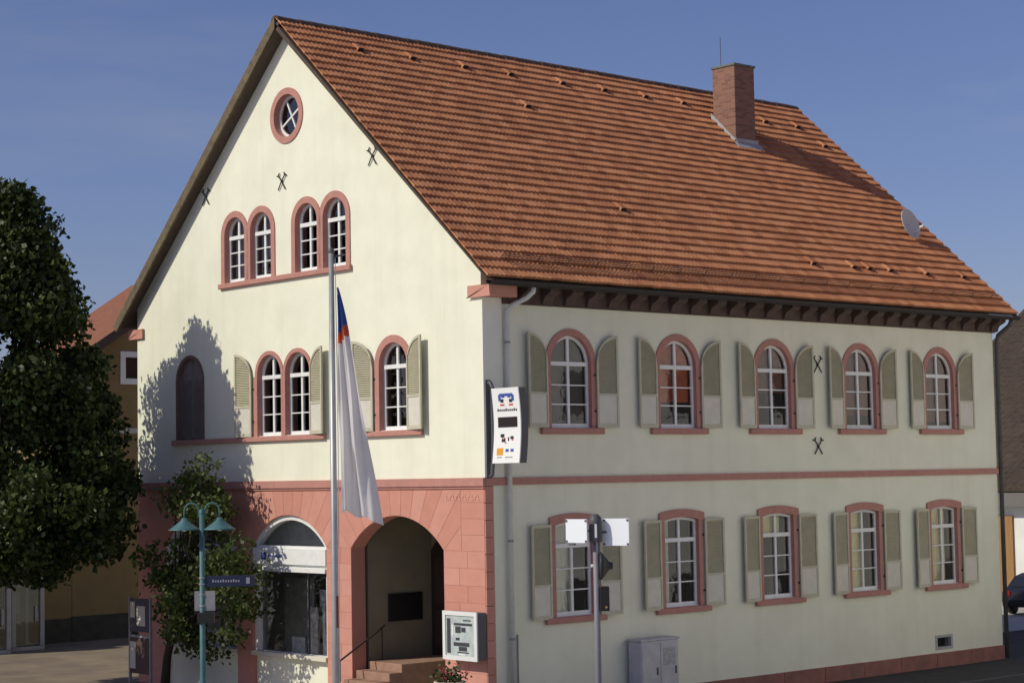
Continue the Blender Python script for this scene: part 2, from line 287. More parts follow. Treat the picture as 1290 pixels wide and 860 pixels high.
# --- stone arcade under the gable
ARC = [(1.39, 4.78), (5.75, 8.88), (9.55, 12.95)]; SPR = 3.72; RISE = 0.75; ZA = 5.12
def arc_geo(y0, y1): a = (y1-y0)/2; Rr = (a*a+RISE*RISE)/(2*RISE); return (y0+y1)/2, a, Rr, SPR+RISE-Rr, math.asin(a/Rr)
outl = [(-WY, 0.0)]
for (y0, y1) in reversed(ARC):
    c, a, Rr, cz, t = arc_geo(y0, y1)
    outl += [(-y1, 0.0)] + [(-c + Rr*math.sin(-t + 2*t*i/22), cz + Rr*math.cos(-t + 2*t*i/22)) for i in range(23)] + [(-y0, 0.0)]
outl += [(0.0, 0.0), (0.0, ZA), (-WY, ZA)]
arcade = MB().prism([outl], -0.4, 0.0).build('stone_arcade', JOINT, house, rz=GR)
def clip(poly, n, d):
    out = []
    for i in range(len(poly)):
        p, q = poly[i], poly[(i+1) % len(poly)]; a = p[0]*n[0]+p[1]*n[1]-d; b = q[0]*n[0]+q[1]*n[1]-d
        if a <= 0: out.append(p)
        if a*b < 0: t = a/(a-b); out.append((p[0]+(q[0]-p[0])*t, p[1]+(q[1]-p[1])*t))
    return out
def inset(poly, e):
    ar = sum(poly[i][0]*poly[(i+1) % len(poly)][1]-poly[(i+1) % len(poly)][0]*poly[i][1] for i in range(len(poly)))
    if ar < 0: poly = poly[::-1]
    out = poly
    for i in range(len(poly)):
        p, q = poly[i], poly[(i+1) % len(poly)]; l = math.hypot(q[0]-p[0], q[1]-p[1])
        if l < 1e-5: continue
        n = ((q[1]-p[1])/l, -(q[0]-p[0])/l); out = clip(out, n, n[0]*p[0]+n[1]*p[1]-e)
        if len(out) < 3: return []
    res = []
    for p in out:
        if not res or math.hypot(p[0]-res[-1][0], p[1]-res[-1][1]) > 1e-4: res.append(p)
    return res
def block(poly):
    poly = inset(poly, 0.0042)
    if len(poly) < 3: return
    ar = abs(sum(poly[i][0]*poly[(i+1) % len(poly)][1]-poly[(i+1) % len(poly)][0]*poly[i][1] for i in range(len(poly))))/2
    if ar < 0.004: return
    d = 0.007 + random.uniform(-0.001, 0.001)
    MB().prism([[(-p[0], p[1]) for p in poly]], 0.001, d).build('stone_block', PINK, arcade)
def courses(y0, y1, z0, z1, n, mid=True):
    h = (z1-z0)/n
    for i in range(n):
        z = z0+i*h; b = [y0, y1]
        if mid and y1-y0 > 0.8: b = [y0, y0+(y1-y0)*(0.42 if i % 2 else 0.62), y1]
        for j in range(len(b)-1): block([(b[j], z), (b[j+1], z), (b[j+1], z+h), (b[j], z+h)])
courses(0, ARC[0][0], 0, SPR, 10); courses(ARC[0][1], ARC[1][0], 0, SPR, 10); courses(ARC[1][1], ARC[2][0], 0, SPR, 10, False); courses(ARC[2][1], WY, 0, SPR, 10)
courses(0, 0.78, SPR, ZA, 4, False); courses(13.6, WY, SPR, ZA, 4, False)
LIM = [0.78, (4.78+5.75)/2, (8.88+9.55)/2, 13.6]
for i, (y0, y1) in enumerate(ARC):
    c, a, Rr, cz, t = arc_geo(y0, y1); N = 11
    def fin(poly):
        for n, d in (((0,1), ZA), ((0,-1), -SPR), ((-1,0), -LIM[i]), ((1,0), LIM[i+1])):
            poly = clip(poly, n, d)
            if len(poly) < 3: return
        block(poly)
    P = lambda ang, r: (c + r*math.sin(ang), cz + r*math.cos(ang))
    for k_ in range(N):
        a1, a2 = -t+2*t*k_/N, -t+2*t*(k_+1)/N
        fin([P(a1, Rr), P((a1+a2)/2, Rr), P(a2, Rr), P(a2, 7), P(a1, 7)])
    for sg in (-1, 1):
        s0 = (c+sg*a, SPR); fin([s0, P(sg*t, 7), (c+sg*9, cz+7*math.cos(t)), (c+sg*9, SPR)])
# faint carved lettering strip on the corner stone
lt = MB(); yy = 1.28
for i in range(11):
    wdt = random.choice((0.05, 0.06, 0.075)); lt.box(-yy, -yy+wdt*0.35, -0.018, -0.0, 4.82, 4.93)
    if i % 2: lt.box(-yy+wdt*0.35, -yy+wdt, -0.018, 0.0, 4.90, 4.93)
    else: lt.box(-yy+wdt*0.35, -yy+wdt, -0.018, 0.0, 4.82, 4.845)
    yy -= wdt+0.045
lt.build('carved_lettering', mat('pale_sandstone', (0.64, 0.32, 0.25), 0.85), house, rz=GR)
# corner return on the side wall
for i in range(14):
    z = i*ZA/14; MB().box(0.0, 0.24, -0.03, 0.0, z+0.008, z+ZA/14-0.008).build('corner_stone', PINK, house, bevel=0.004)
MB().box(0.242, 0.415, -0.004, 0.0, 0.39, 5.12).build('corner_render', CREAM, house)
# string courses
MB().box(-WY-0.05, 0.052, -0.075, 0.0, ZA+0.002, ZB).box(-WY-0.03, 0.03, -0.04, 0.0, ZA-0.05, ZA+0.002).build('string_course', SURR, house, rz=GR)
MB().box(0.003, LX+0.0, -0.06, 0.0, 5.13, 5.285).build('string_course', SURR, house)
MB().box(0.0, 0.56, -0.035, 0.0, ZB+0.002, 9.19).build('corner_pilaster', mat('pale_grey_stucco', (0.83, 0.82, 0.70), 0.9, (0.79, 0.78, 0.67), 2, bump=0.3, bscale=45), house)
for i in range(12):
    x0 = 0.25+i*1.556; MB().box(x0+0.006, x0+1.55, -0.055-random.uniform(0, .006), 0.0, -0.3, 0.39+random.uniform(-.004, .004)).build('plinth_stone', PLINTH, house, bevel=0.006)
vt = MB().prism([[(15.82,0.47),(16.58,0.47),(16.58,0.86),(15.82,0.86)], [(15.90,0.54),(15.90,0.79),(16.50,0.79),(16.50,0.54)]], -0.2, 0.015).build('cellar_vent', mat('vent_concrete', (0.42,0.42,0.40), 0.9), house)
gr_ = MB()
for i in range(6): gr_.box(15.9+i*.1+.04, 15.9+i*.1+.05, 0.06, 0.07, .54, .79)
gr_.build('grille', IRON, vt)
MB().box(15.84, 16.56, .21, .23, .5, .84).build('vent_back', BLACK, vt)

# --- windows
def half_holes(a, hs, rise, fr, mu, v0):
    Rr = (a*a+rise*rise)/(2*rise); cz = hs+rise-Rr; ri = Rr-fr
    top = lambda x: cz+math.sqrt(max(ri*ri-x*x, 0))
    xm = a-fr
    while top(xm) < v0+0.002: xm -= 0.004
    xs = [xm+(mu-xm)*i/10 for i in range(11)]
    r = [(mu, v0), (xm, v0)] + [(x, max(top(x), v0+0.001*j)) for j, x in enumerate(xs)]
    if top(xm) < v0+0.01: r.pop(2)
    return r, [(-x, y) for x, y in reversed(r)]
def make_window(a, hs, rise, sw, parent, vt_, loc, rz, sill=True, depth=0.22, horn=0.0, sill_ext=0.37, proud=0.03):
    rise_ = a if rise is None else rise
    outer = arch_loop(a+sw, hs+(horn if horn else 0), (a+sw) if rise is None else rise_+0.05, base=-0.02)
    win = MB().prism([outer, arch_loop(a, hs, rise)], -depth, proud).build('window', SURR, parent, loc, rz)
    fr = 0.065; mu = 0.035; v0 = vt_+0.045; x = a-fr; lows = []
    ys = [0.10, 0.10+(vt_-0.145)/3, 0.10+(vt_-0.145)*2/3, vt_-0.045]
    for r_ in range(3):
        y0 = ys[r_]+(0.0 if r_ == 0 else 0.014); y1 = ys[r_+1]-(0.0 if r_ == 2 else 0.014)
        lows += [[(mu, y0), (x, y0), (x, y1), (mu, y1)], [(-x, y0), (-mu, y0), (-mu, y1), (-x, y1)]]
    hl = lows + list(half_holes(a, hs, rise_, fr, mu, v0))
    MB().prism([arch_loop(a+0.015, hs, None if rise is None else rise)] + hl, -depth+0.012, -depth+0.075).build('window_frame', WHITE, win)
    MB().box(-x, x, depth-0.105, depth-0.074, vt_-0.05, vt_+0.045).build('transom', WHITE, win)
    for l in hl:
        dd = random.uniform(-.002, .002)
        MB().add([(p[0], depth-0.04+dd+0.004*(p[1] > .7), p[1]) for p in l], [tuple(range(len(l)))]).build('pane', GLASS, win, fix=False)
    MB().box(-a+.0, a-.0, 0.01, depth-0.02, -0.019, 0.012).build('inner_sill', WHITE, win)
    if sill: MB().box(-a-sill_ext, a+sill_ext, -0.10, 0.0, -0.14, -0.003).build('sill', SURR, win, bevel=0.012)
    return win
up0 = make_window(UA, UHS, None, USW, house, UHS-0.01, (WU[0], 0, 6.37), 0, depth=0.15, sill_ext=.34)
lo0 = make_window(LA, LHS, LRISE, 0.13, house, 1.56, (WU[0], 0, 2.20), 0, horn=0.08, depth=0.15, sill_ext=.34)
lin = arch_loop(LA+0.18, LHS+0.165, 0.09, base=LHS-0.005); soff_ = [(x, z) for x, z in arch_loop(LA, LHS, LRISE)[2:]]
MB().prism([[(-LA-.18, LHS-.005), (-LA-.002, LHS-.005)] + soff_[::-1] + [(LA+.002, LHS-.005), (LA+.18, LHS-.005)] + lin[2:]], -.02, .055).build('lintel', SURR, lo0)
ups = [up0] + [copy_tree(up0, house, (c, 0, 6.37), 0) for c in WU[1:]]
los = [lo0] + [copy_tree(lo0, house, (c, 0, 2.20), 0) for c in WU[1:]]
at0 = make_window(AA, AHS, None, 0.16, house, AHS-0.05, (0, ATT[0], 10.33), GR, sill=False, depth=0.19)
for y in ATT[1:]: copy_tree(at0, house, (0, y, 10.33), GR)
tw0 = make_window(TA, THS, None, 0.10, house, THS-0.03, (0, TWIN[0], 6.40), GR, sill=False, depth=0.19); copy_tree(tw0, house, (0, TWIN[1], 6.40), GR)
tw0.data.name = 'window'
# wider stone frame lobes of the twin pair, sills
sg0 = make_window(TA, THS, None, 0.17, house, THS-0.03, (0, SNG, 6.40), GR, sill=False, depth=0.19)
MB().box(-10.22, -4.60, -0.09, 0.0, 10.20, 10.328).build('sill', SURR, house, rz=GR, bevel=0.012)
MB().box(-12.5, -5.70, -0.09, 0.0, 6.27, 6.397).build('sill', SURR, house, rz=GR, bevel=0.012)
MB().box(-4.45, -2.02, -0.09, 0.0, 6.27, 6.397).build('sill', SURR, house, rz=GR, bevel=0.012)
for y in (TWIN[0]+TA+.13, TWIN[1]-TA-.13): MB().box(-y-.03, -y+.03, -.027, 0.0, 6.40, 7.88).build('jamb_stone', SURR, house, rz=GR)
# blind window with closed shutters
bw = MB().prism([arch_loop(0.68, 1.50, base=-0.02), arch_loop(0.60, 1.50)], -0.25, 0.02).build('blind_window', mat('shade_dark_sandstone', (.20, .125, .105), .9, (.15, .10, .085), 6), house, (0, BLD, 6.42), GR)  # surround stone coloured darker to paint in the tree's shade
for sg in (-1, 1):
    lf = arch_loop(0.61, 1.50); pl = clip(clip(lf, (-sg, 0), -0.008), (0, -1), -0.01)
    MB().prism([pl], -0.12, -0.08).build('closed_shutter', SHUT, bw)
sl_ = MB()
for sg in (-1, 1):
    for i in range(30):
        z = 0.12+i*0.048; x0, x1 = (0.07, 0.48); 
        sl_.box(min(sg*x0, sg*x1), max(sg*x0, sg*x1), 0.055, 0.078, z, z+0.026)
sl_.build('slat_field', SHUT, bw)['kind'] = 'stuff'
# round window
circ = lambda r, n=36: [(r*math.cos(2*PI*i/n), r*math.sin(2*PI*i/n)) for i in range(n)]
rw = MB().prism([circ(0.69), circ(0.53)], -0.28, 0.03).build('round_window', SURR, house, (0, 7.20, 14.24), GR)
fr_ = MB().prism([circ(0.54), circ(0.46)], -0.20, -0.14)
for ang in (R(28), R(118)):
    ca, sa = math.cos(ang), math.sin(ang); q = [(-.47, -.022), (.47, -.022), (.47, .022), (-.47, .022)]
    fr_.prism([[(x*ca-y*sa, x*sa+y*ca) for x, y in q]], -0.19, -0.145 + (0.004 if ang > 1 else 0))
fr_.build('window_frame', WHITE, rw)
MB().add([(x, 0.17, y) for x, y in circ(0.47)], [tuple(range(36))]).build('pane', GLASS, rw, fix=False)
# curtains and blinds behind the side-wall panes
def drape(name, win, x0, x1, z0, z1, m, y=0.205, amp=0.012, waves=5):
    n = 28; mb = MB(); vs = []
    for i in range(n+1):
        t = i/n; x = x0+(x1-x0)*t; yy = y+amp*math.sin(t*waves*2*PI)+amp*.5*math.sin(t*waves*4.7*PI)
        vs += [(x, yy, z0), (x, yy-.004, z1)]
    mb.add(vs, [(2*i, 2*i+2, 2*i+3, 2*i+1) for i in range(n)]); return mb.build(name, m, win, fix=False, smooth=True)
ORB = mat('orange_blind', (0.62, 0.16, 0.06), 0.9, (0.5, 0.12, 0.05), 6); BRB = mat('brown_blind', (0.30, 0.12, 0.085), 0.9, (0.2, 0.09, 0.07), 5)
CUR = mat('cream_curtain', (0.88, 0.80, 0.48), 0.9, (0.78, 0.70, 0.42), 5); NET = mat('net_curtain', (0.85, 0.83, 0.72), 0.9, (0.75, 0.73, 0.63), 6); GRB = mat('grey_blind', (0.16, 0.145, 0.125), 0.9, (0.12, 0.11, 0.1), 4)
drape('blind', ups[0], -.58, .58, .05, 2.05, GRB, amp=.004)
drape('blind', ups[1], -.58, .58, .62, 2.05, ORB, amp=.003); drape('blind', ups[2], -.58, .58, .9, 2.05, BRB, amp=.003)
drape('blind', ups[3], -.58, .58, .35, 2.05, BRB, amp=.003); drape('blind', ups[4], -.58, .58, .2, 2.05, BRB, amp=.003)
drape('curtain', los[0], -.54, .10, .05, 2.08, NET); drape('curtain', los[1], -.54, -.25, .05, 2.08, NET, amp=.02); drape('curtain', los[2], -.54, .28, 1.5, 2.08, CUR)
drape('curtain', los[3], -.54, .12, .05, 2.08, CUR, waves=6); drape('curtain', los[4], -.3, .28, .05, 2.08, CUR, waves=4)

# --- shutters
def shutter_meshes(w, hs, arched, side):
    """leaf hinged at u = 0, free edge at side*w; returns three meshes"""
    top = (lambda u: hs + math.sqrt(max(w*w-(w-u)**2, 0))) if arched else (lambda u: hs)
    def prof(u0, u1, z0, dz):
        us = [u0+(u1-u0)*i/10 for i in range(11)] if arched else [u0, u1]
        return [(u0, z0), (u1, z0)] + [(u, top(u)-dz) for u in reversed(us)]
    S = lambda l: [(side*p[0], p[1]) for p in l]
    H = hs+(w if arched else 0); zs = H*0.36; b = 0.055
    up_h = prof(b, w-b, zs+b/2, b*1.15); lo_h = [(b, 0.09), (w-b, 0.09), (w-b, zs-b/2), (b, zs-b/2)]
    fr = MB().prism([S(prof(0, w, 0, 0)), S(up_h), S(lo_h)], 0, 0.042).mesh('shutter', LEAFF)
    lv = MB(); z = zs+b/2+0.01
    while z < H-0.07:
        us = [u for u in np.linspace(b, w-b, 21) if top(u)-b*1.15 > z+0.03]
        if us:
            a0, a1 = min(us), max(us)
            if a1-a0 > 0.05:
                x0, x1 = sorted((side*a0, side*a1)); lv.add([(x0, -.006, z+.034), (x1, -.006, z+.034), (x1, -.032, z), (x0, -.032, z), (x0, 0-.001, z+.032), (x1, -.001, z+.032), (x1, -.026, z-.003), (x0, -.026, z-.003)], [(0,1,2,3), (7,6,5,4), (3,2,6,7), (0,4,5,1)])
        z += 0.042
    lm = lv.mesh('louvre', LOUV)
    pm = MB().prism([S([(b-.004, .086), (w-b+.004, .086), (w-b+.004, zs-b/2+.004), (b-.004, zs-b/2+.004)])], 0.008, 0.026).mesh('panel', LPAN)
    bk = MB().prism([S(prof(b-.003, w-b+.003, zs+b/2-.003, b*1.1))], 0.001, 0.005).mesh('louvre_back', LOUV)
    return fr, lm, pm, bk
CACHE = {}
def shutter(w, hs, arched, side, loc, rz, ang):
    key = (w, hs, arched, side)
    if key not in CACHE: CACHE[key] = shutter_meshes(*key)
    fr, lm, pm, bk = CACHE[key]
    o = link('shutter', fr, house, loc, rz - side*ang)
    link('louvre', lm, o); link('panel', pm, o); link('louvre_back', bk, o)
    h = MB()
    for z in (.35, hs*.8): h.box(min(0, -side*.06), max(0, -side*.06), 0.0, 0.03, z, z+.05)
    link('hinge', CACHE.setdefault(('h', side, hs), h.mesh('hinge', IRON)), o)
for i, c in enumerate(WU):
    for sd in (-1, 1):
        j = random.uniform(-1.0, 1.5)
        shutter(0.64, 1.46, True, sd, (c+sd*0.755, -0.045, 6.375), 0, R(5+j)); shutter(0.62, 2.07, False, sd, (c+sd*0.745, -0.045, 2.17), 0, R(5.5-j))
shutter(0.64, 1.44, True, -1, (-0.045, TWIN[0]+TA+.20, 6.40), GR, R(7)); shutter(0.64, 1.44, True, 1, (-0.045, TWIN[1]-TA-.06, 6.40), GR, R(9))
shutter(0.64, 1.46, True, -1, (-0.045, SNG+TA+.19, 6.40), GR, R(12)); shutter(0.64, 1.46, True, 1, (-0.045, SNG-TA-.05, 6.40), GR, R(9))

# --- iron wall anchors (crossed bars with forked ends)
def anchor(loc, rz):
    m = MB()
    for sg in (-1, 1):
        m.tube([(-.15*sg, -.03, -.20), (0, -.035-.004*sg, 0), (.13*sg, -.03, .15)], .015, 6); m.tube([(.13*sg, -.03, .15), (.20*sg, -.03, .15)], .016, 6); m.tube([(.13*sg, -.03, .15), (.10*sg, -.03, .22)], .016, 6)
    m.box(-.03, .03, -.03, 0.0, -.03, .03); m.build('wall_anchor', IRON, house, loc, rz)
for y, z in ((7.41, 12.63), (3.75, 12.76), (10.85, 12.66)): anchor((0, y, z), GR)
for x, z in ((11.22, 8.0), (11.16, 5.93)): anchor((x, 0, z), 0)

# --- cornice, brackets, gutter, pipes
MB().box(0.56, LX+0.02, -0.09, 0.0, 9.07, 9.44).build('cornice_frieze', CORN, house)
MB().box(0.30, LX+0.25, -0.55, 0.0, 9.442, 9.50).build('cornice_shelf', CORN, house)
prof = [(0.05, 9.09), (0.15, 9.10), (0.17, 9.18), (0.22, 9.26), (0.34, 9.31), (0.42, 9.36), (0.42, 9.441), (0.05, 9.441)]
bm0 = None
for i in range(27):
    x = 1.15+i*0.68
    if bm0 is None: bm0 = MB().prism([prof], -0.15, 0.15, lambda a, b, c: (c, -a, b)).mesh('cornice_bracket', CORN)
    link('cornice_bracket', bm0, house, (x, 0, 0))
for y0, y1 in ((-0.36, 0.36), (WY-0.36, WY+0.36)):
    MB().prism([[(y0, 9.20), (y1, 9.20), (y1, 9.44), (y0, 9.44)]], 0.07, -0.72, lambda a, b, c: (-c, a, b)).build('cornice_return', PINK, house, bevel=0.012)
gu = MB(); n = 12
pr = [(-0.62-0.105*math.cos(PI*i/n), 9.50-0.105*math.sin(PI*i/n)) for i in range(n+1)]; pr2 = [(-0.62-0.095*math.cos(PI*i/n), 9.50-0.095*math.sin(PI*i/n)) for i in reversed(range(n+1))]
gu.prism([pr+pr2], -0.30, LX+0.36, lambda a, b, c: (c, a, b)); gutter = gu.build('gutter', mat('gutter_brown', (.035, .028, .025), .6), house)
MB().tube([(1.0, -.60, 9.40), (1.0, -.58, 9.30), (.93, -.45, 9.18), (.76, -.18, 9.04), (.66, -.10, 8.92), (.655, -.095, 8.7), (.655, -.095, 0.02)], .055, 12).build('downpipe', PIPE, house, smooth=True)
MB().tube([(19.02, -.58, 9.40), (19.02, -.5, 9.25), (19.02, -.12, 9.0), (19.02, -.06, 8.8), (19.02, -.06, 0.02)], .06, 12).build('downpipe', DPIPE, house, smooth=True)
pc = MB()
for z in (8.2, 6.0, 3.9, 1.8): pc.tube([(.655, -.095, z), (.655, -.095, z+.05)], .064, 12)
pc.build('pipe_clip', ZINC, house)
MB().tube([(.86, -.03, 0.05), (.86, -.03, 1.9)], .018, 8).build('conduit', GREY, house)

# --- roof
roof = house
rs = MB(); X0, X1 = -0.36, 19.26
def sl(x, s, n): p = Vector((x, EAVE[0], EAVE[1])) + SL*s + SN*n; return tuple(p)
RL = 10.50
q = []
for s_, n_ in ((0.03, -0.045), (RL, -0.045), (RL+0.2, -0.075), (0.03, -0.075)): p = sl(0, s_, n_); q.append((p[1], min(p[2], 16.50)))
rs.prism([q], X0+.03, X1-.03, lambda a, b, c: (c, a, b)); rs.prism([[(2*YR-a, b) for a, b in q]], X0+.03, X1-.03, lambda a, b, c: (c, a, b))
roof = rs.build('roof', SOFF, house)
for X in (X0-.01, X1-.05):
    for mir in ((1,) if X < 0 else (0, 1)):
        q = [sl(0, s_, n_) for s_, n_ in ((-0.02, 0.045 if mir else -0.02), (RL, 0.045 if mir else -0.02), (RL+.2, -0.19 if mir else -.10), (-0.02, -0.19 if mir else -.10))]; q = [((2*YR-p[1]) if mir else p[1], p[2]) for p in q]
        # trim at the ridge plane
        q = clip(q, (-1, 0) if mir else (1, 0), -YR-0.002 if mir else YR-0.002)
        MB().prism([q], X, X+.06, lambda a, b, c: (c, a, b)).build('barge_board', BARGE, roof)
TW, TG = 0.265, 0.328; NC = 74; NR = 32
def tile_mesh(mb, x, s, jit, n=9):
    hs_ = [0.013+0.010*math.cos(4*PI*i/(n-1)) for i in range(n)]; low = 0.052+jit; vs = []
    for (ss, base) in ((s, low), (s+TG+0.05, 0.0)):
        vs += [sl(x+TW*i/(n-1)*0.985, ss, base+hs_[i]) for i in range(n)]
    vs += [sl(x+TW*i/(n-1)*0.985, s, low-0.056+hs_[i]*.6) for i in range(n)]
    fs = [(i, i+1, n+i+1, n+i) for i in range(n-1)] + [(2*n+i, 2*n+i+1, i+1, i) for i in range(n-1)]
    fs.append((0, n, 2*n)); fs.append((n-1, 3*n-1, 2*n-1))
    mb.add(vs, fs)
CAMP = Vector((-26.98, -31.39, 5.37))
chim = (14.0, 14.85, 5.0, 5.85)
cells = []
for r_ in range(NR):
    for c_ in range(NC):
        x = X0+c_*TW; s = r_*TG; p = Vector(sl(x+TW/2, s+TG/2, 0))
        if chim[0]-.02 < p.x < chim[1]+.02 and chim[2]+.1 < p.y < chim[3]-.1: continue
        cells.append(((p-CAMP).length, x, s))
cells.sort()
mb9 = []
for q_ in range(6):
    m = MB(); sv = EAVE; tile_mesh(m, 0, 0, [-.010, .0, .005, .012, -.005, .002][q_]); m.v = [(a, b-EAVE[0], c-EAVE[1]) for a, b, c in m.v]; mb9.append(m.mesh('roof_tile', TILE, fix=False))
for d_, x, s in cells[:300]:
    p = sl(x, s, 0); link('roof_tile', random.choice(mb9), roof, p)
big = MB()
for d_, x, s in cells[300:]: tile_mesh(big, x, s, random.uniform(-.006, .009))
big.build('tile_field', TILE, roof, fix=False)['kind'] = 'stuff'
bk = MB()
for r_ in range(NR):
    for c_ in range(NC): tile_mesh(bk, X0+c_*TW, r_*TG, random.uniform(-.004, .006), 5)
bk.v = [(a, 2*YR-b, c) for a, b, c in bk.v]; bk.f = [tuple(reversed(f_)) for f_ in bk.f]
o = bk.build('tile_field', TILE, roof, fix=False); o['kind'] = 'stuff'
rc = MB(); n = 10; vs = []
for xx, rr in ((0, .150), (.36, .135)): vs += [(xx, rr*math.cos(PI*i/n)*1.05, rr*math.sin(PI*i/n)*1.0-.03) for i in range(n+1)]
for i in range(n+1): vs.append((0, .12*math.cos(PI*i/n), .12*math.sin(PI*i/n)-.03))
rc.add(vs, [(i, i+1, n+2+i, n+1+i) for i in range(n)] + [(i, 2*n+2+i, 2*n+3+i, i+1) for i in range(n)]); rcm = rc.mesh('ridge_tile', RIDGE, fix=False)
for i in range(58): 
    o = link('ridge_tile', rcm, roof, (X0+i*.338, YR, 16.56+random.uniform(-.006, .006)))
VT = [(1.63, 9.46), (3.29, 9.5), (5.03, 9.49), (6.62, 9.39), (8.51, 9.5), (10.1, 9.5), (11.72, 9.5), (13.28, 9.5), (16.57, 9.23), (18.05, 9.13), (18.42, 8.12), (11.81, 1.78), (13.46, 1.7), (15.03, 1.64), (16.66, 1.61), (18.36, 1.54), (6.11, 7.94), (6.1, 3.33), (14.12, 1.52)]
vm = MB(); vs = []
for t_, hh, ww in ((-.10, .11, .10), (.08, .09, .09), (.30, .012, .06)): vs += [(-ww, t_, .0), (-ww*.8, t_, hh), (ww*.8, t_, hh), (ww, t_, .0)]
vm.add(vs, [(0,1,5,4), (1,2,6,5), (2,3,7,6), (4,5,9,8), (5,6,10,9), (6,7,11,10)]); vm.cur = 1; vm.add([(-.09, -.102, .01), (-.07, -.102, .10), (.07, -.102, .10), (.09, -.102, .01)], [(0, 3, 2, 1)]);  # black face stands in for the shade inside the hood opening
vm.v = [tuple(Vector((a, 0, 0)) + SL*b + SN*c) for a, b, c in vm.v]; vmm = vm.mesh('vent_tile', [TILE, BLACK])
for x, s in VT: link('vent_tile', vmm, roof, sl(x, round(s/TG)*TG, .02))
# snow guard near the eave
sgd = MB()
for x in np.arange(0.6, 18.9, 0.9): sgd.tube([sl(x, .80, .03), sl(x, .62, .05), sl(x, .62, .20)], .012, 5)
for h in (.09, .14, .19): sgd.tube([sl(.4, .62, h), sl(11.5, .62, h)], .010, 5); sgd.tube([sl(11.5, .62, h), sl(18.9, .62, h)], .010, 5)
for x in np.arange(.4, 9.5, .12): sgd.tube([sl(x, .62, .08), sl(x, .62, .2)], .006, 4)
sgd.build('snow_guard', mat('rusty_iron', (0.10, 0.06, 0.045), .8), roof)
# chimney
ch = MB().box(chim[0], chim[1], chim[2], chim[3], 14.0, 16.93).build('chimney', BRICK, house, bevel=0.01)
MB().box(chim[0]-.03, chim[1]+.03, chim[2]-.03, chim[3]+.03, 16.93, 16.99).build('chimney_cap', mat('copper_cap', (0.16, 0.20, 0.17), .6, (0.12, .13, .11), 6), ch)
fl = MB()
for (xa, xb) in ((chim[0]-.05, chim[0]-.004), (chim[1]+.004, chim[1]+.05)):
    pts = [(chim[2]-.12, 0), (chim[3]+.05, 0)]; ya, yb = chim[2]-.12, chim[3]+.05
    za, zb = EAVE[1]+(ya-EAVE[0])*.9043, EAVE[1]+(yb-EAVE[0])*.9043
    fl.prism([[(ya, za-.06), (yb, zb-.06), (yb, zb+.2), (ya+.1, za+.24), (ya, za+.09)]], xa, xb, lambda a, b, c: (c, a, b))
zf = EAVE[1]+(chim[2]-EAVE[0])*.9043
fl.box(chim[0]-.05, chim[1]+.05, chim[2]-.05, chim[2]-.004, zf-.1, zf+.16)
A_, B_ = Vector(sl(0, (chim[2]-EAVE[0])/.7417, .065)), Vector(sl(0, (chim[2]-EAVE[0])/.7417-.26, .06))
fl.add([(chim[0]-.12, A_.y, A_.z), (chim[1]+.12, A_.y, A_.z), (chim[1]+.12, B_.y, B_.z), (chim[0]-.12, B_.y, B_.z), (chim[0]-.12, A_.y, A_.z-.02), (chim[1]+.12, A_.y, A_.z-.02), (chim[1]+.12, B_.y, B_.z-.02), (chim[0]-.12, B_.y, B_.z-.02)], [(0,3,2,1), (4,5,6,7), (2,3,7,6), (0,1,5,4), (1,2,6,5), (3,0,4,7)])
fl.build('flashing', LEAD, ch)
MB().tube([(14.1, 5.6, 16.9), (14.1, 5.6, 17.85)], .012, 6).build('lightning_rod', DGREY, ch)
# satellite dish
dish = Vector((17.9, 1.9, 12.30)); face = Vector((0.10, -0.93, 0.28)).normalized(); dm = face.to_track_quat('Z', 'X').to_matrix().to_4x4()
dr = MB().lathe([(0.001, -.09), (.15, -.082), (.30, -.055), (.44, 0.0), (.455, 0.004), (.455, -.014), (.30, -.068), (.15, -.094), (.001, -.10)], dish, 28, dm).build('satellite_dish', mat('dish_grey', (.58, .56, .54), .5), house, smooth=True)
MB().tube([tuple(dish+face*-.08), (17.9, 2.2, 12.05), (17.9, 2.25, 11.9)], .022, 8).tube([tuple(dish+Vector((0, 0, -.40))), tuple(dish+face*.42+Vector((0, 0, -.22)))], .012, 6).build('dish_arm', GREY, dr)
lnb = dish+face*.42+Vector((0, 0, -.22)); MB().tube([tuple(lnb), tuple(lnb-face*.12)], .035, 10).build('receiver', WHITE, dr)

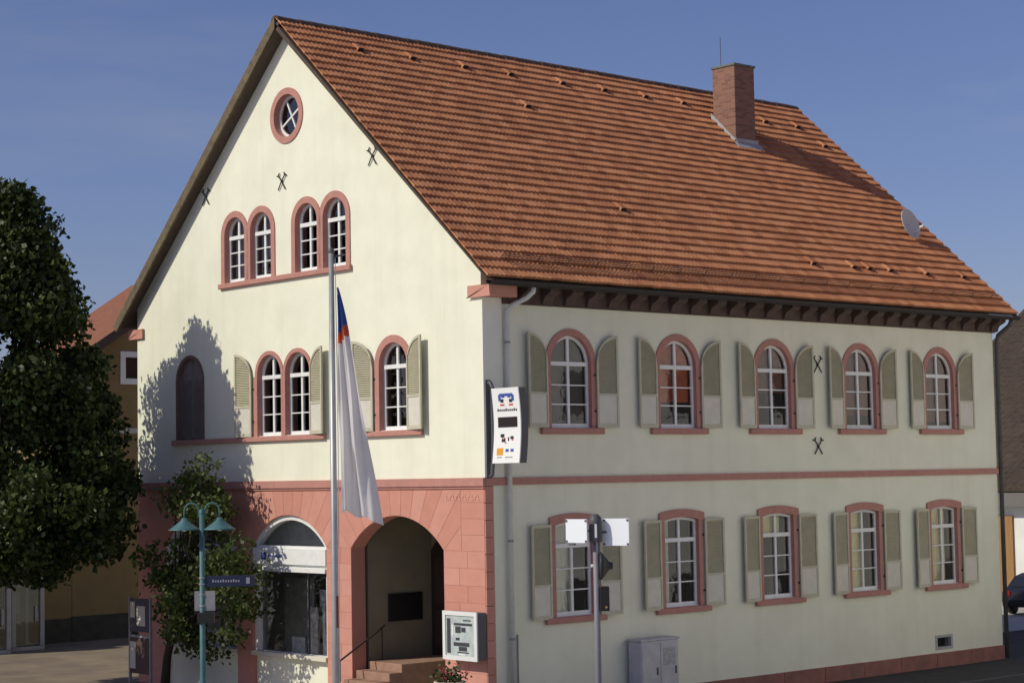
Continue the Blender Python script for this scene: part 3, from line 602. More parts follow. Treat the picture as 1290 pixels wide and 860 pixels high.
# --- shop windows in the arcade
def arch_abs(y0, y1, sh, base): # loop in gable local coordinates, shrunk by sh
    c, a, Rr, cz, t = arc_geo(y0, y1); a2 = a-sh; R2 = Rr-sh; t2 = math.asin(min(1, a2/R2)); zs = cz+R2*math.cos(t2)
    return [(-c-a2, base), (-c+a2, base)] + [(-c+R2*math.sin(t2-2*t2*i/22), cz+R2*math.cos(t2-2*t2*i/22)) for i in range(23)]
SFR = WHITE
POST = [mat('poster_cream', (.82, .79, .70), .7, (.55, .52, .48), 6), mat('poster_blue', (.30, .32, .28), .7, (.42, .43, .38), 5), mat('poster_grey', (.75, .78, .76), .7, (.45, .45, .45), 7)]
for (y0, y1) in ARC[1:]:
    outer = arch_abs(y0, y1, -0.01, 1.02); inner = arch_abs(y0, y1, 0.12, 1.14)
    full = clip(inner, (0, 1), 3.12); lun = clip(inner, (0, -1), -3.72)
    sw_ = MB().prism([outer, full, lun], -0.30, -0.07).build('shop_window', SFR, house, rz=GR)
    MB().add([(p[0], .22, p[1]) for p in full], [tuple(range(len(full)))]).build('pane', SHOPG, sw_, fix=False)
    MB().add([(p[0], .22, p[1]) for p in lun], [tuple(range(len(lun)))]).build('pane', SHOPG, sw_, fix=False)
    MB().prism([arch_abs(y0, y1, .02, 3.70)], -.36, -.34).build('fanlight_blind', mat('fanlight_grey', (.46, .47, .42), .9, (.36, .37, .33), 3), sw_)
    MB().box(-y1+.04, -y0-.04, -.01, .069, 3.28, 3.66).build('fascia', WHITE, sw_)
    MB().box(-y1+.04, -y0-.04, -.03, .069, 3.10, 3.20).build('awning_box', WHITE, sw_)
    mm = MB(); m_y = y0+1.05; mm.box(-m_y-.018, -m_y+.018, .19, .25, 1.14, 3.12); mm.build('mullion', DGREY, sw_)
    MB().box(-y1-.0, -y0, -.06, .30, 1.03, 1.136).build('shop_sill', mat('sill_stone', (.66, .62, .50), .8), sw_, bevel=.008)
    MB().box(-y1-.01, -y0+.01, .12, .34, 0.0, 1.03).build('apron_wall', CREAM, sw_)
    bx = MB().box(-y1-.3, -y0+.3, 1.5, 1.6, 0.3, 4.7).box(-y1-.3, -y0+.3, .52, 1.5, 4.6, 4.7).box(-y1-.3, -y0+.3, .34, 2.2, .9, 1.0).box(-y1-.4, -y1-.3, .51, 2.3, .3, 4.7).box(-y0+.3, -y0+.4, .51, 2.3, .3, 4.7); bx.build('display_room', mat('shop_wall', (.78, .79, .74), .9), sw_)
    for (yo, wd, z0, z1, dp, pm) in ((.14, .50, 1.0, 1.62, .38, 2), (.20, .95, 1.62, 2.66, .62, 2), (.72, .10, 1.0, 2.35, .46, 0), (.95, .40, 1.0, 2.25, .40, 0), (1.5, .55, 1.0, 1.5, .42, 2), (1.65, 1.25, 1.0, 2.9, .80, 1)):
        yb = y0+yo; MB().box(-yb-wd, -yb, dp, dp+.05, z0, z1).build('display_panel', POST[pm], sw_)
    txt = MB(); u = -y1+.42
    txt.box(u, u+.20, -.015, -.0105, 3.38, 3.56)
    u += .30
    for i in range(9): txt.box(u, u+.05, -.015, -.0105, 3.44, 3.50+.03*(i % 3 == 0)); u += .07
    txt.build('fascia_lettering', mat('blue_print', (.05, .07, .25), .6), sw_)
# --- porch behind the entrance arch
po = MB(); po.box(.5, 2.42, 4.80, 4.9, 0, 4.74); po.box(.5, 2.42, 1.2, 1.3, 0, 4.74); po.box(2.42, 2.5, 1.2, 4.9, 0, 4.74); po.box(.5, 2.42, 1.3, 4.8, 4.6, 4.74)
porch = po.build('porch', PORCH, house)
dr_ = MB().prism([arch_loop(1.0, 2.5, .5)], 0, .05).build('entrance_door', mat('dark_door_wood', (.035, .025, .02), .5), house, (2.415, 3.75, 1.08), GR)
for sg in (-1, 1):
    for z0, z1 in ((.2, 1.1), (1.25, 2.3)): MB().box(min(sg*.12, sg*.85), max(sg*.12, sg*.85), -.07, -.05, z0, z1).build('door_panel', mat('dark_door_panel', (.05, .035, .028), .5), dr_)
MB().tube([(.05, -.1, 1.0), (.05, -.1, 1.25)], .015, 8).build('door_handle', ZINC, dr_)
MB().box(1.07, 2.10, 4.765, 4.80, 1.95, 2.60).build('plaque', mat('black_plaque', (.018, .018, .02), .35), porch, bevel=.006)
stp = MB()
for i, (x0, zt) in enumerate(((.40, 1.09), (.04, .91), (-.32, .73), (-.68, .55), (-1.04, .37), (-1.40, .19))):
    MB().box(x0, 2.41 if i == 0 else x0+.36, 3.45, 4.70, 0.012, zt).build('step', STEP, house, bevel=.01)
MB().tube([(.80, 4.58, 1.90), (.72, 4.58, 1.84), (-.45, 4.58, 1.20), (-.60, 4.58, 1.12), (-.62, 4.58, 1.02)], .022, 8).tube([(.72, 4.58, 1.84), (.72, 4.58, 1.1)], .016, 6).tube([(-.5, 4.58, 1.17), (-.5, 4.58, .70)], .016, 6).build('handrail', IRON, house)

# ------------------------------------------------------------------ clock and advert sign on the corner
cs = thing('clock_sign', 'white curved clock sign with dark digital display projecting from the house corner', 'sign', (0.10, -0.06, 5.45))
def cshift(z): return 0.065*math.sin(PI*min(max((z-.15)/1.6, 0), 1))
zz = [0.15+1.6*i/14 for i in range(15)]
body = MB(); vs = []
for z in zz:
    s_ = cshift(z); vs += [(s_-.02, -.16, z), (s_-.02, -1.02, z), (s_+.17, -1.02, z), (s_+.17, -.16, z)]
fs = []
for i in range(14):
    for k_ in range(4): fs.append((4*i+k_, 4*i+(k_+1) % 4, 4*i+4+(k_+1) % 4, 4*i+4+k_))
fs += [(3, 2, 1, 0), (56, 57, 58, 59)]; body.add(vs, fs); body.build('sign_case', DGREY, cs, smooth=False)
fc = MB(); vs = []
for z in zz: vs += [(cshift(z)-.045, -.16, z), (cshift(z)-.045, -1.02, z), (cshift(z)-.021, -1.02, z), (cshift(z)-.021, -.16, z)]
fc.add(vs, fs); face_o = fc.build('sign_face', mat('sign_white', (.82, .82, .80), .35), cs)
def print_patch(name, y0, y1, z0, z1, m):
    mb = MB(); N_ = 4; vs = []
    for i in range(N_+1):
        z = z0+(z1-z0)*i/N_; vs += [(cshift(z)-.050, -y0, z), (cshift(z)-.050, -y1, z)]
    mb.add(vs, [(2*i, 2*i+1, 2*i+3, 2*i+2) for i in range(N_)]); return mb
INK = mat('black_ink', (.03, .03, .03), .5); BLUE = mat('blue_ink', (.06, .10, .38), .5); RED = mat('red_ink', (.55, .06, .05), .5); ORG = mat('orange_ink', (.75, .33, .02), .5)
def patches(name, lst, m):
    mb = MB()
    for a in lst: p_ = print_patch('', *a, m); mb.add(p_.v, p_.f)
    return mb.build(name, m, face_o, fix=False)
patches('blue_logo', [(.40, .82, 1.57, 1.63), (.36, .44, 1.47, 1.60), (.78, .86, 1.47, 1.60), (.46, .56, 1.54, 1.575), (.66, .76, 1.54, 1.575)], BLUE)
for y_ in (.42, .70): patches('logo_mark', [(y_, y_+.1, 1.44, 1.51)], INK); patches('logo_mark', [(y_-.02, y_+.12, 1.37, 1.405)], RED)
patches('name_line', [(.30+i*.065, .345+i*.065, 1.255, 1.295+.015*(i % 4 == 0)) for i in range(10)], INK)
patches('display', [(.30, .92, .91, 1.13)], mat('clock_display', (.025, .018, .016), .3))
for q_ in ((.38, .50, .70, .77), (.42, .54, .60, .66), (.62, .66, .62, .70), (.70, .80, .66, .72)): patches('icon', [q_], INK)
patches('icon', [(.44, .46, .66, .70)], INK)
for q_ in ((.48, .54, .66, .69), (.52, .58, .57, .595), (.74, .79, .63, .655)): patches('icon', [q_], RED)
patches('icon', [(.28, .48, .32, .47)], ORG); patches('icon', [(.33, .42, .38, .42)], INK); patches('icon', [(.56, .66, .39, .45)], BLUE); patches('icon', [(.72, .82, .39, .45)], BLUE)
patches('icon_caption', [(.30, .46, .265, .285), (.56, .80, .265, .285)], GREY)
br = MB(); br.tube([(.02, 0.04, 1.88), (.02, -.06, 1.88), (.02, -.13, 1.78), (.05, -.09, 1.2), (.06, -.09, .8), (.03, -.11, .3), (.02, -.08, -.1), (.02, .04, -.14)], .045, 8); br.box(-.04, .10, 0.02, .06, -.2, 1.95)
for z in (.45, 1.45): br.tube([(.05, -.08, z), (.15, -.2, z)], .03, 8)
br.build('bracket', DGREY, cs, smooth=False)

# ------------------------------------------------------------------ poster case on the arcade pier, planter
pcase = thing('poster_case', 'white framed poster display case on the pink stone pier beside the entrance', 'poster case', (-0.03, 0.52, 1.43))
MB().box(-.26, 0.0, -.55, .55, 0, 1.0).build('case', DGREY, pcase, bevel=.01)
MB().prism([[(-.57, -.02), (.57, -.02), (.57, 1.02), (-.57, 1.02)], [(-.48, .07), (-.48, .93), (.48, .93), (.48, .07)]], .255, .29).build('frame', mat('case_white', (.72, .72, .70), .5), pcase, rz=GR)
ps = MB().box(-.485, .485, -.268, -.262, .06, .94).build('poster', mat('poster_paper', (.50, .56, .55), .6, (.38, .43, .43), 6), pcase, rz=GR)
pr_ = MB()
for (x0, x1, z0, z1) in ((-.44, -.32, .12, .86), (-.20, .40, .72, .77), (-.16, .02, .56, .70), (.04, .18, .58, .68), (-.22, .30, .28, .36), (-.05, .22, .18, .27), (-.15, -.02, .40, .46), (.10, .36, .82, .845), (-.10, .28, .135, .16)): pr_.box(x0, x1, -.273, -.2685, z0, z1)
pr_.build('poster_print', mat('print_grey', (.055, .055, .065), .6), ps)
MB().box(-.28, -.23, -.273, -.2685, .5, .72).box(-.05, .16, -.273, -.2685, .09, .125).build('poster_print', mat('print_white', (.72, .74, .72), .6), ps)

def leaf_cloud(pts, size, rng, droop=0.3):
    n = len(pts); d = rng.normal(size=(n, 3)); d[:, 2] -= droop; d /= np.linalg.norm(d, axis=1)[:, None]
    h = rng.normal(size=(n, 3)); s_ = np.cross(d, h); s_ /= np.linalg.norm(s_, axis=1)[:, None]; u = np.cross(s_, d)
    L_ = (size*rng.uniform(.6, 1.3, n))[:, None]; V = np.empty((n, 4, 3))
    V[:, 0] = pts; V[:, 1] = pts+d*L_*.5+s_*L_*.38+u*L_*.10; V[:, 2] = pts+d*L_; V[:, 3] = pts+d*L_*.5-s_*L_*.38+u*L_*.10
    return V.reshape(-1, 3)
def leaf_mesh(name, V, m):
    n = len(V)//4; me = bpy.data.meshes.new(name); me.vertices.add(len(V)); me.vertices.foreach_set('co', V.astype(np.float32).ravel())
    me.loops.add(len(V)); me.loops.foreach_set('vertex_index', np.arange(len(V), dtype=np.int32)); me.polygons.add(n); me.polygons.foreach_set('loop_start', np.arange(0, len(V), 4, dtype=np.int32))
    me.materials.append(m); me.update(calc_edges=True); me.validate(); return me

pl_ = thing('flower_planter', 'pale stone planter with red flowers in front of the arcade pier', 'planter', (-0.95, 0.12, 0.0))
MB().lathe([(.001, 0), (.22, 0), (.24, .05), (.13, .12), (.11, .45), (.16, .56), (.26, .72), (.30, .98), (.33, 1.0), (.33, 1.05), (.29, 1.05), (.27, 1.0), (.001, .99)], n=20).build('urn', mat('pale_stone', (.55, .47, .34), .85, (.46, .40, .3), 8), pl_, smooth=True)
rr = np.random.default_rng(3)
pp = rr.normal(size=(300, 3))*np.array([.15, .15, .10])+np.array([0, 0, 1.13]); link('foliage', leaf_mesh('foliage', leaf_cloud(pp, .09, rr), LEAFP), pl_)
pp = rr.normal(size=(130, 3))*np.array([.16, .16, .08])+np.array([0, 0, 1.2]); link('blossom', leaf_mesh('blossom', leaf_cloud(pp, .06, rr), FLOWER), pl_)

# ------------------------------------------------------------------ flagpole with flag
fp = thing('flagpole', 'tall grey metal flagpole standing before the gable', 'flagpole', (-4.97, -1.35, 0))
MB().tube([(0, 0, 0), (0, 0, 2.6), (0, 0, 9.70)], [.072, .068, .050], 14).build('pole', mat('pole_aluminium', (.42, .42, .42), .4, (.36, .36, .36), 3, metal=.4), fp, smooth=True)
MB().lathe([(.001, 9.80), (.05, 9.78), (.065, 9.73), (.05, 9.69), (.001, 9.69)], n=12).tube([(0, 0, 9.62), (.20, -.17, 9.66)], .02, 6).build('finial', DGREY, fp)
MB().box(-.03, .03, -.075, -.05, 2.5, 3.1).build('winch_cover', mat('winch_red', (.16, .08, .07), .5), fp)
MB().lathe([(.001, .06), (.12, .06), (.14, .0)], n=12).build('foot', GREY, fp)
fl_ = bpy.data.meshes.new('flag'); nu, nv = 30, 60; vs = []; fs = []; mi = []
wr = Vector((.47, -.883, 0)); wd = Vector((.883, .47, 0))
LEN = 4.35
for j in range(nv+1):
    t = j/nv
    wdt = 0.05+0.68*t**0.85; off = .10+.03*t
    for i in range(nu+1):
        s_ = i/nu; drop = LEN*t*(1.0+.055*max(0, (s_-.62)/.38)*t) if s_ > .62 else LEN*t*(1.0-.02*math.sin(s_*9)*t)
        fold = (.02+.09*t)*math.sin((s_+.08*math.sin(4*t))*4.2*PI+2.6*t+.7*math.sin(5*t))+(.02+.03*t)*math.sin(s_*9*PI+2.2+2.5*t)+.02*math.sin(11*t+6*s_)
        x = off+wdt*s_+.10*t*max(0, (s_-.6)/.4)+.018*math.sin(9*t+5*s_)*t
        p = wr*x+wd*fold; vs.append((p.x, p.y, 9.02-drop))
for j in range(nv):
    for i in range(nu):
        fs.append((j*(nu+1)+i, j*(nu+1)+i+1, (j+1)*(nu+1)+i+1, (j+1)*(nu+1)+i)); d_ = (j+.5)/nv+.06*(i/nu-.3)
        mi.append(1 if .03 < d_ < .20 else (2 if .20 <= d_ < .245 else 0))
fl_.from_pydata(vs, [], fs)
for m in (mat('flag_white', (.80, .78, .79), .8, (.74, .72, .74), 3), mat('flag_blue', (.05, .12, .38), .8), mat('flag_orange', (.65, .13, .06), .8)): fl_.materials.append(m)
for m_ in fl_.materials:     # thin cloth lets some light through
    nt_ = m_.node_tree; tb = nt_.nodes.new('ShaderNodeBsdfTranslucent'); tb.inputs[0].default_value = m_.node_tree.nodes['Principled BSDF'].inputs['Base Color'].default_value; ms_ = nt_.nodes.new('ShaderNodeMixShader'); ms_.inputs[0].default_value = 0.4
    nt_.links.new(nt_.nodes['Principled BSDF'].outputs[0], ms_.inputs[1]); nt_.links.new(tb.outputs[0], ms_.inputs[2]); nt_.links.new(ms_.outputs[0], nt_.nodes['Material Output'].inputs[0])
fl_.polygons.foreach_set('material_index', mi); fl_.polygons.foreach_set('use_smooth', [True]*len(mi))
fo = link('flag', fl_, None, (-4.97, -1.35, 0)); tag(fo, 'limp white flag with blue and orange top hanging from the pole', 'flag')
rp = MB()
rp.tube([(.055, -.055, 9.60), (.07, -.065, 6.0), (.055, -.055, 1.3)], .008, 5); rp.build('halyard', WHITE, fp)

# ------------------------------------------------------------------ teal street lamp with signs
lamp = thing('street_lamp', 'teal double armed street lamp with conical shades before the small maple', 'street lamp', (-6.50, 0.92, 0), math.atan2(-.6627, .7487))
MB().tube([(0, 0, 0), (0, 0, 1.0), (0, 0, 4.72)], [.075, .058, .05], 14).lathe([(.001, 4.80), (.05, 4.78), (.055, 4.70)], n=14).build('post', TEAL, lamp, smooth=True)
MB().lathe([(.15, 0), (.15, .06), (.09, .12), (.08, .5)], n=14).build('base', TEAL, lamp, smooth=True)
for sg in (-1, 1):
    pts = [(0, 0, 4.55)] + [(sg*(.20-.145*math.cos(a)), 0, 4.74+.17*math.sin(a)) for a in np.linspace(-.3, PI, 12)] + [(sg*.345, 0, 4.60)]
    MB().tube(pts, .016, 8).build('arm', TEAL, lamp, smooth=True)
    hd = MB().lathe([(.001, 4.63), (.05, 4.62), (.07, 4.57), (.27, 4.42), (.31, 4.395), (.305, 4.385), (.26, 4.40), (.06, 4.54), (.001, 4.55)], (sg*.345, 0, 0), 22).build('lamp_shade', TEAL, lamp, smooth=True)
    MB().lathe([(.001, 4.36), (.06, 4.38), (.08, 4.44), (.05, 4.52), (.001, 4.53)], (sg*.345, 0, 0), 12).build('bulb_cover', WHITE, hd, smooth=True)
ds = MB().box(.06, 1.02, -.02, .02, 3.28, 3.49).build('direction_sign', mat('sign_blue', (.018, .024, .06), .5), lamp)
tx = MB()
for i in range(11): tx.box(.20+i*.05, .23+i*.05, -.026, -.021, 3.365, 3.405+.015*(i % 4 == 0))
tx.box(.86, .93, -.026, -.021, 3.33, 3.45); tx.build('sign_lettering', mat('sign_white_print', (.26, .26, .32), .5), ds)
MB().box(-.15, .25, -.03, .015, 2.82, 3.20).build('notice_plate', mat('plate_grey', (.27, .26, .28), .6, (.22, .21, .23), 6), lamp)
MB().box(-.08, .24, -.12, .03, 2.58, 2.79).build('control_box', BLACK, lamp, bevel=.01)
cl_ = MB()
for z in (3.32, 3.44, 2.9, 3.12, 2.68): cl_.tube([(0, 0, z), (0, 0, z+.03)], .064, 10)
cl_.build('clamp', GREY, lamp)

# ------------------------------------------------------------------ traffic post with white boards
tp = thing('traffic_post', 'grey signal post with two white boards and black equipment boxes', 'traffic post', (-3.20, -6.73, 0), math.atan2(-.6627, .7487))
GP = mat('post_grey', (.22, .21, .24), .5, (.18, .17, .20), 4)
MB().tube([(0, 0, 0), (0, 0, 4.50)], .055, 14).build('pole', GP, tp, smooth=True)
MB().lathe([(.11, 4.14), (.115, 4.20), (.115, 4.50), (.10, 4.58), (.05, 4.63), (.001, 4.64)], n=14).build('cap', mat('post_cap', (.09, .085, .10), .5), tp, smooth=True)
MB().box(-.02, .02, -.122, -.113, 4.22, 4.46).build('cap_strip', WHITE, tp)
BW = mat('board_white', (.83, .86, .90), .3)
for (x0, x1, z0, z1, an) in ((-.56, -.11, 4.13, 4.55, -.62), (.11, .62, 4.07, 4.55, -.50)):
    xm = (x0+x1)/2; h_ = (x1-x0)/2
    b_ = MB().box(-h_, h_, -.015, .015, z0, z1).build('sign_board', BW, tp, (xm, -.03, 0), an, bevel=.004)
    bo = MB()
    for sx in (-.9, .9):
        for z in (z0+.03, z1-.03): bo.box(h_*sx-.018, h_*sx+.018, -.024, -.0155, z-.018, z+.018)
    bo.box(-h_*.7, -h_*.2, -.03, .03, z0-.04, z0-.005) if x0 < 0 else None
    bo.build('bolt', DGREY, b_)
    MB().tube([(0, .05, (z0+z1)/2), (xm*.8, .06, (z0+z1)/2)], .02, 6).build('strut', DGREY, tp)
mm_ = Matrix.Rotation(R(90), 4, 'Y') @ Matrix.Scale(1, 4)
MB().lathe([(.001, .02), (.24, .03), (.25, .06), (.19, .11), (.07, .20), (.06, .26), (.001, .27)], (.03, 0, 3.72), 20, Matrix.Rotation(R(90), 4, 'Y')).build('signal_horn', mat('horn_dark', (.035, .035, .035), .5), tp, smooth=True)
MB().box(.05, .22, -.09, .09, 2.93, 3.36).build('control_box', BLACK, tp, bevel=.012)
MB().lathe([(.001, 0), (.022, 0), (.022, .012), (.001, .012)], (.16, -.092, 3.0), 10, Matrix.Rotation(R(90), 4, 'X')).build('push_button', mat('button_yellow', (.3, .24, .08), .5), tp)
MB().lathe([(.001, 0), (.03, .005), (.03, .05), (.001, .05)], (-.10, 0, 3.72), 10, Matrix.Rotation(R(90), 4, 'Y')).build('cable_gland', WHITE, tp)

# ------------------------------------------------------------------ utility cabinet
cb = thing('utility_cabinet', 'grey metal utility cabinet standing against the shaded side wall', 'cabinet', (4.15, -0.50, 0.012))
CABM = mat('cabinet_grey', (.54, .53, .55), .55, (.46, .45, .47), 5, col3=(.36, .35, .36), scale3=3, amt3=.5)
MB().box(0, 1.22, 0, .40, 0.08, 1.52).build('body', CABM, cb, bevel=.012); MB().box(-.03, 1.25, -.03, .42, 1.523, 1.57).build('lid', CABM, cb, bevel=.01); MB().box(.02, 1.2, .02, .38, 0, .079).build('base', mat('cabinet_base', (.2, .2, .2), .9), cb)
for x0, x1 in ((.03, .59), (.63, 1.19)):
    d_ = MB().box(x0, x1, -.014, -.001, .13, 1.47).build('door', CABM, cb, bevel=.004); MB().box(x1-.1, x1-.06, -.03, -.0145, .75, .92).build('handle', DGREY, d_)
MB().box(.70, 1.10, -.018, -.0145, .95, 1.35).build('notice', mat('cab_notice', (.46, .45, .46), .7, (.3, .3, .31), 14), cb)

# ------------------------------------------------------------------ trees
def tree(name, label, base, clumps, leaf, leafsize, per, trunk_r, fork, seed, lean=(0, 0), group=None):
    rng = np.random.default_rng(seed); t = thing(name, label, 'tree', base, 0, group)
    pts = []; tr = MB(); F = Vector((lean[0], lean[1], fork))
    tr.tube([(0, 0, -.05), (lean[0]*.4, lean[1]*.3, fork*.5), tuple(F)], [trunk_r*1.25, trunk_r, trunk_r*.85], 10)
    for (c, r_) in clumps:
        n = int(per*(r_/.8)**2.2); g_ = rng.normal(size=(n, 3)); g_ /= np.linalg.norm(g_, axis=1)[:, None]
        g_ *= (rng.uniform(.15, 1, n)**.5*r_)[:, None]*np.array([1, 1, .8]); g_ += rng.normal(size=(n, 3))*.06; pts.append(g_+np.array(c))
    cs_ = sorted(clumps, key=lambda q: -q[1])[:26]
    for (c, r_) in cs_:
        C_ = Vector(c); mid = F.lerp(C_, .5)+Vector((0, 0, -.15*(C_-F).length*.5)); tr.tube([tuple(F-Vector((0, 0, .1))), tuple(mid), tuple(C_)], [trunk_r*.42, trunk_r*.25, .012], 6)
    tr.build('trunk', BARK, t, smooth=True)
    V = leaf_cloud(np.concatenate(pts), leafsize, rng); link('crown', leaf_mesh('crown', V, leaf), t); return t
def shell_clumps(rng, prof, n, rc, squash=(1, 1)):
    """clumps through a crown given radius profile [(z, r)]"""
    zs_ = [p[0] for p in prof]; rs_ = [p[1] for p in prof]; out = []
    while len(out) < n:
        z = rng.uniform(zs_[0], zs_[-1]); r_ = np.interp(z, zs_, rs_); a = rng.uniform(0, 2*PI); q = rng.uniform(.25, 1)**.45
        if rng.uniform() > r_/max(rs_): continue
        rad = max(r_-rc*.75, 0.1)*q*rng.uniform(.80, 1.30); out.append(((rad*math.cos(a)*squash[0], rad*math.sin(a)*squash[1], z), rc*rng.uniform(.65, 1.25)))
    return out
rg = np.random.default_rng(12)
bigc = shell_clumps(rg, [(3.2, 2.9), (4.2, 3.45), (5.4, 3.75), (6.6, 3.3), (8.4, 2.7), (10, 2.45), (11.0, 1.9), (11.9, 1.1), (12.7, .4)], 230, .66)
bigc = [((c[0]*(.86 if c[2] > 8 else 1), c[1]*(.86 if c[2] > 8 else 1)-max(0, min(.8, (c[2]-7)*.22)), c[2]), r_) for c, r_ in bigc]
bigc = [((c[0]+.3, c[1]-1.1, c[2]), r_) for c, r_ in bigc]      # crown leans over from a trunk set further back
bigc += [((x_, y_, z_), .75) for x_, y_, z_ in ((-.9, -.4, 3.5), (-1.6, .2, 3.8), (-2.2, .6, 4.2), (-.2, -.9, 3.4), (.5, -1.3, 3.3), (-2.6, 1.2, 4.8), (-1.2, -.2, 4.4), (0, -.6, 4.2), (-3.0, 1.0, 5.5))]
tree('lime_tree', 'large dark green leafy tree shading the left end of the gable', (-4.9, 14.7, 0), bigc, LEAF1, .165, 620, .28, 3.3, 21, lean=(.1, -.3))
smc = shell_clumps(np.random.default_rng(5), [(1.3, 1.0), (2.0, 2.0), (3.3, 2.1), (4.5, 1.45), (5.2, .9), (5.7, .4)], 72, .44, (.5, 1.04))
smc = [((c[0]+.05, c[1]-1.75-.25*(c[2] < 3.2), c[2]), r_) for c, r_ in smc]
tree('maple_tree', 'small leafy tree in front of the shaded arcade arch', (-1.35, 10.85, 0), smc, LEAF2, .135, 360, .10, 1.9, 22, lean=(.03, -.5))

# ------------------------------------------------------------------ notice board by the arcade
nb = thing('notice_board', 'dark framed notice board on two posts by the left arcade pier', 'notice board', (-1.5, 11.72, 0), GR)
for sx in (-.5, .5): MB().box(sx-.03, sx+.03, -.03, .03, 0, 2.42).build('post', GREY, nb)
MB().box(-.468, .468, -.035, .035, 1.55, 2.38).build('board', mat('board_dark', (.06, .06, .09), .4), nb); MB().box(-.468, .468, -.025, .025, 1.40, 1.46).build('rail', GREY, nb)
MB().box(-.44, -.18, -.042, -.0355, .62, 1.30).box(-.42, -.20, -.047, -.0355, 1.9, 2.3).box(-.1, .3, -.047, -.0355, 1.7, 2.2).build('sheet', mat('paper_pale', (.6, .56, .5), .8), nb)
MB().box(-.468, .468, -.035, .035, .5, 1.39).build('lower_panel', mat('board_brown', (.09, .055, .05), .6), nb)

# ------------------------------------------------------------------ ochre house and phone booths beyond the plaza
oh = thing('ochre_house', 'ochre rendered house with red roof behind the big tree', 'building', (5.1, 27.3, 0))
ow = MB(); ow.prism([[(0, .85), (9.4, .85), (9.4, 9.3), (4.7, 12.35), (0, 9.3)], [(1.98, 8.82), (1.98, 9.72), (2.75, 9.72), (2.75, 8.82)]], -.35, 0); ow.box(0, .3, .35, 3.6, 0, 9.3); ow.box(9.1, 9.4, .35, 3.6, 0, 9.3); ow.box(0, 9.4, 3.6, 3.9, 0, 9.3)
ow.build('wall', OCHRE, oh)
MB().box(-.03, 9.4, -.05, 0.3, 0, .848).build('plinth', DPLINTH, oh)
wf = MB().prism([[(1.86, 8.70), (2.87, 8.70), (2.87, 9.84), (1.86, 9.84)], [(2.06, 8.90), (2.06, 9.64), (2.67, 9.64), (2.67, 8.90)]], -.2, .04).build('window', WHITE, oh)
MB().box(2.05, 2.68, .1, .12, 8.89, 9.65).build('pane', mat('dark_pane', (.02, .022, .025), .1), wf)
MB().box(-.04, 9.4, -.06, 0, 7.0, 7.18).build('string_course', mat('pale_trim', (.5, .47, .42), .8), oh)
rf = MB(); rf.prism([[(-.5, 9.02), (4.72, 12.42), (4.72, 12.62), (-.5, 9.22)], ], -4.1, .35); rf.prism([[(9.9, 9.02), (9.9, 9.22), (4.72, 12.62), (4.72, 12.42)]], -4.1, .35)
orf = rf.build('roof', REDROOF, oh); MB().prism([[(-.55, 8.9), (4.7, 12.3), (4.7, 12.66), (-.55, 9.24)]], .352, .40).build('barge_board', SOFF, orf)
ax = thing('garden_annexe', 'low ochre annexe wall with dark base beside the plaza', 'building', (-12, 27.32, 0))
MB().box(0, 17.095, 0, 6, .8, 4.2).build('wall', OCHRE, ax); MB().box(-.03, 17.06, -.05, 6, 0, .798).build('plinth', DPLINTH, ax); MB().box(-.2, 17.07, -.25, 6.2, 4.2, 4.4).build('roof_edge', REDROOF, ax)
BF = mat('booth_frame', (.42, .41, .42), .5, (.36, .35, .36), 4)
def booth(loc, label):
    b_ = thing('phone_booth', label, 'phone booth', loc, 0, None)
    f_ = MB()
    for x in (-.5, .5):
        for y in (-.5, .5): f_.box(x-.07, x+.07, y-.07, y+.07, .10, 2.6)
    f_.box(-.57, .57, -.57, .57, 0, .12); f_.build('frame', BF, b_)
    MB().box(-.6, .6, -.6, .6, 2.6, 2.74).build('roof', BF, b_, bevel=.02); MB().box(-.6, .6, -.605, -.601, 2.63, 2.70).build('roof_stripe', mat('booth_orange', (.5, .12, .04), .5), b_)
    for (x0, x1, y0, y1) in ((-.43, .43, -.505, -.495), (-.505, -.495, -.43, .43), (.495, .505, -.43, .43)): MB().box(x0, x1, y0, y1, .16, 2.55).build('pane', GLASS, b_)
    MB().box(-.43, .43, .47, .5, .14, 2.58).build('back_panel', mat('booth_back', (.08, .085, .085), .6), b_); MB().box(.25, .31, -.56, -.506, .9, 1.4).build('handle', BF, b_)
    MB().box(-.2, .15, .3, .469, 1.1, 1.8).build('telephone', mat('phone_grey', (.2, .2, .22), .5), b_); return b_
b1 = booth((2.62, 26.2, 0), 'grey glazed booth standing against the ochre annexe wall')
MB().box(-.25, .15, -.2, .2, 2.742, 3.15).build('bright_spot_box', mat('bright_spot_cream', (.75, .62, .5), .6), b1, bevel=.01)  # added box, its pale colour imitates a bright spot above the booth
booth((1.15, 25.6, 0), 'grey glazed booth set forward onto the sunny plaza')

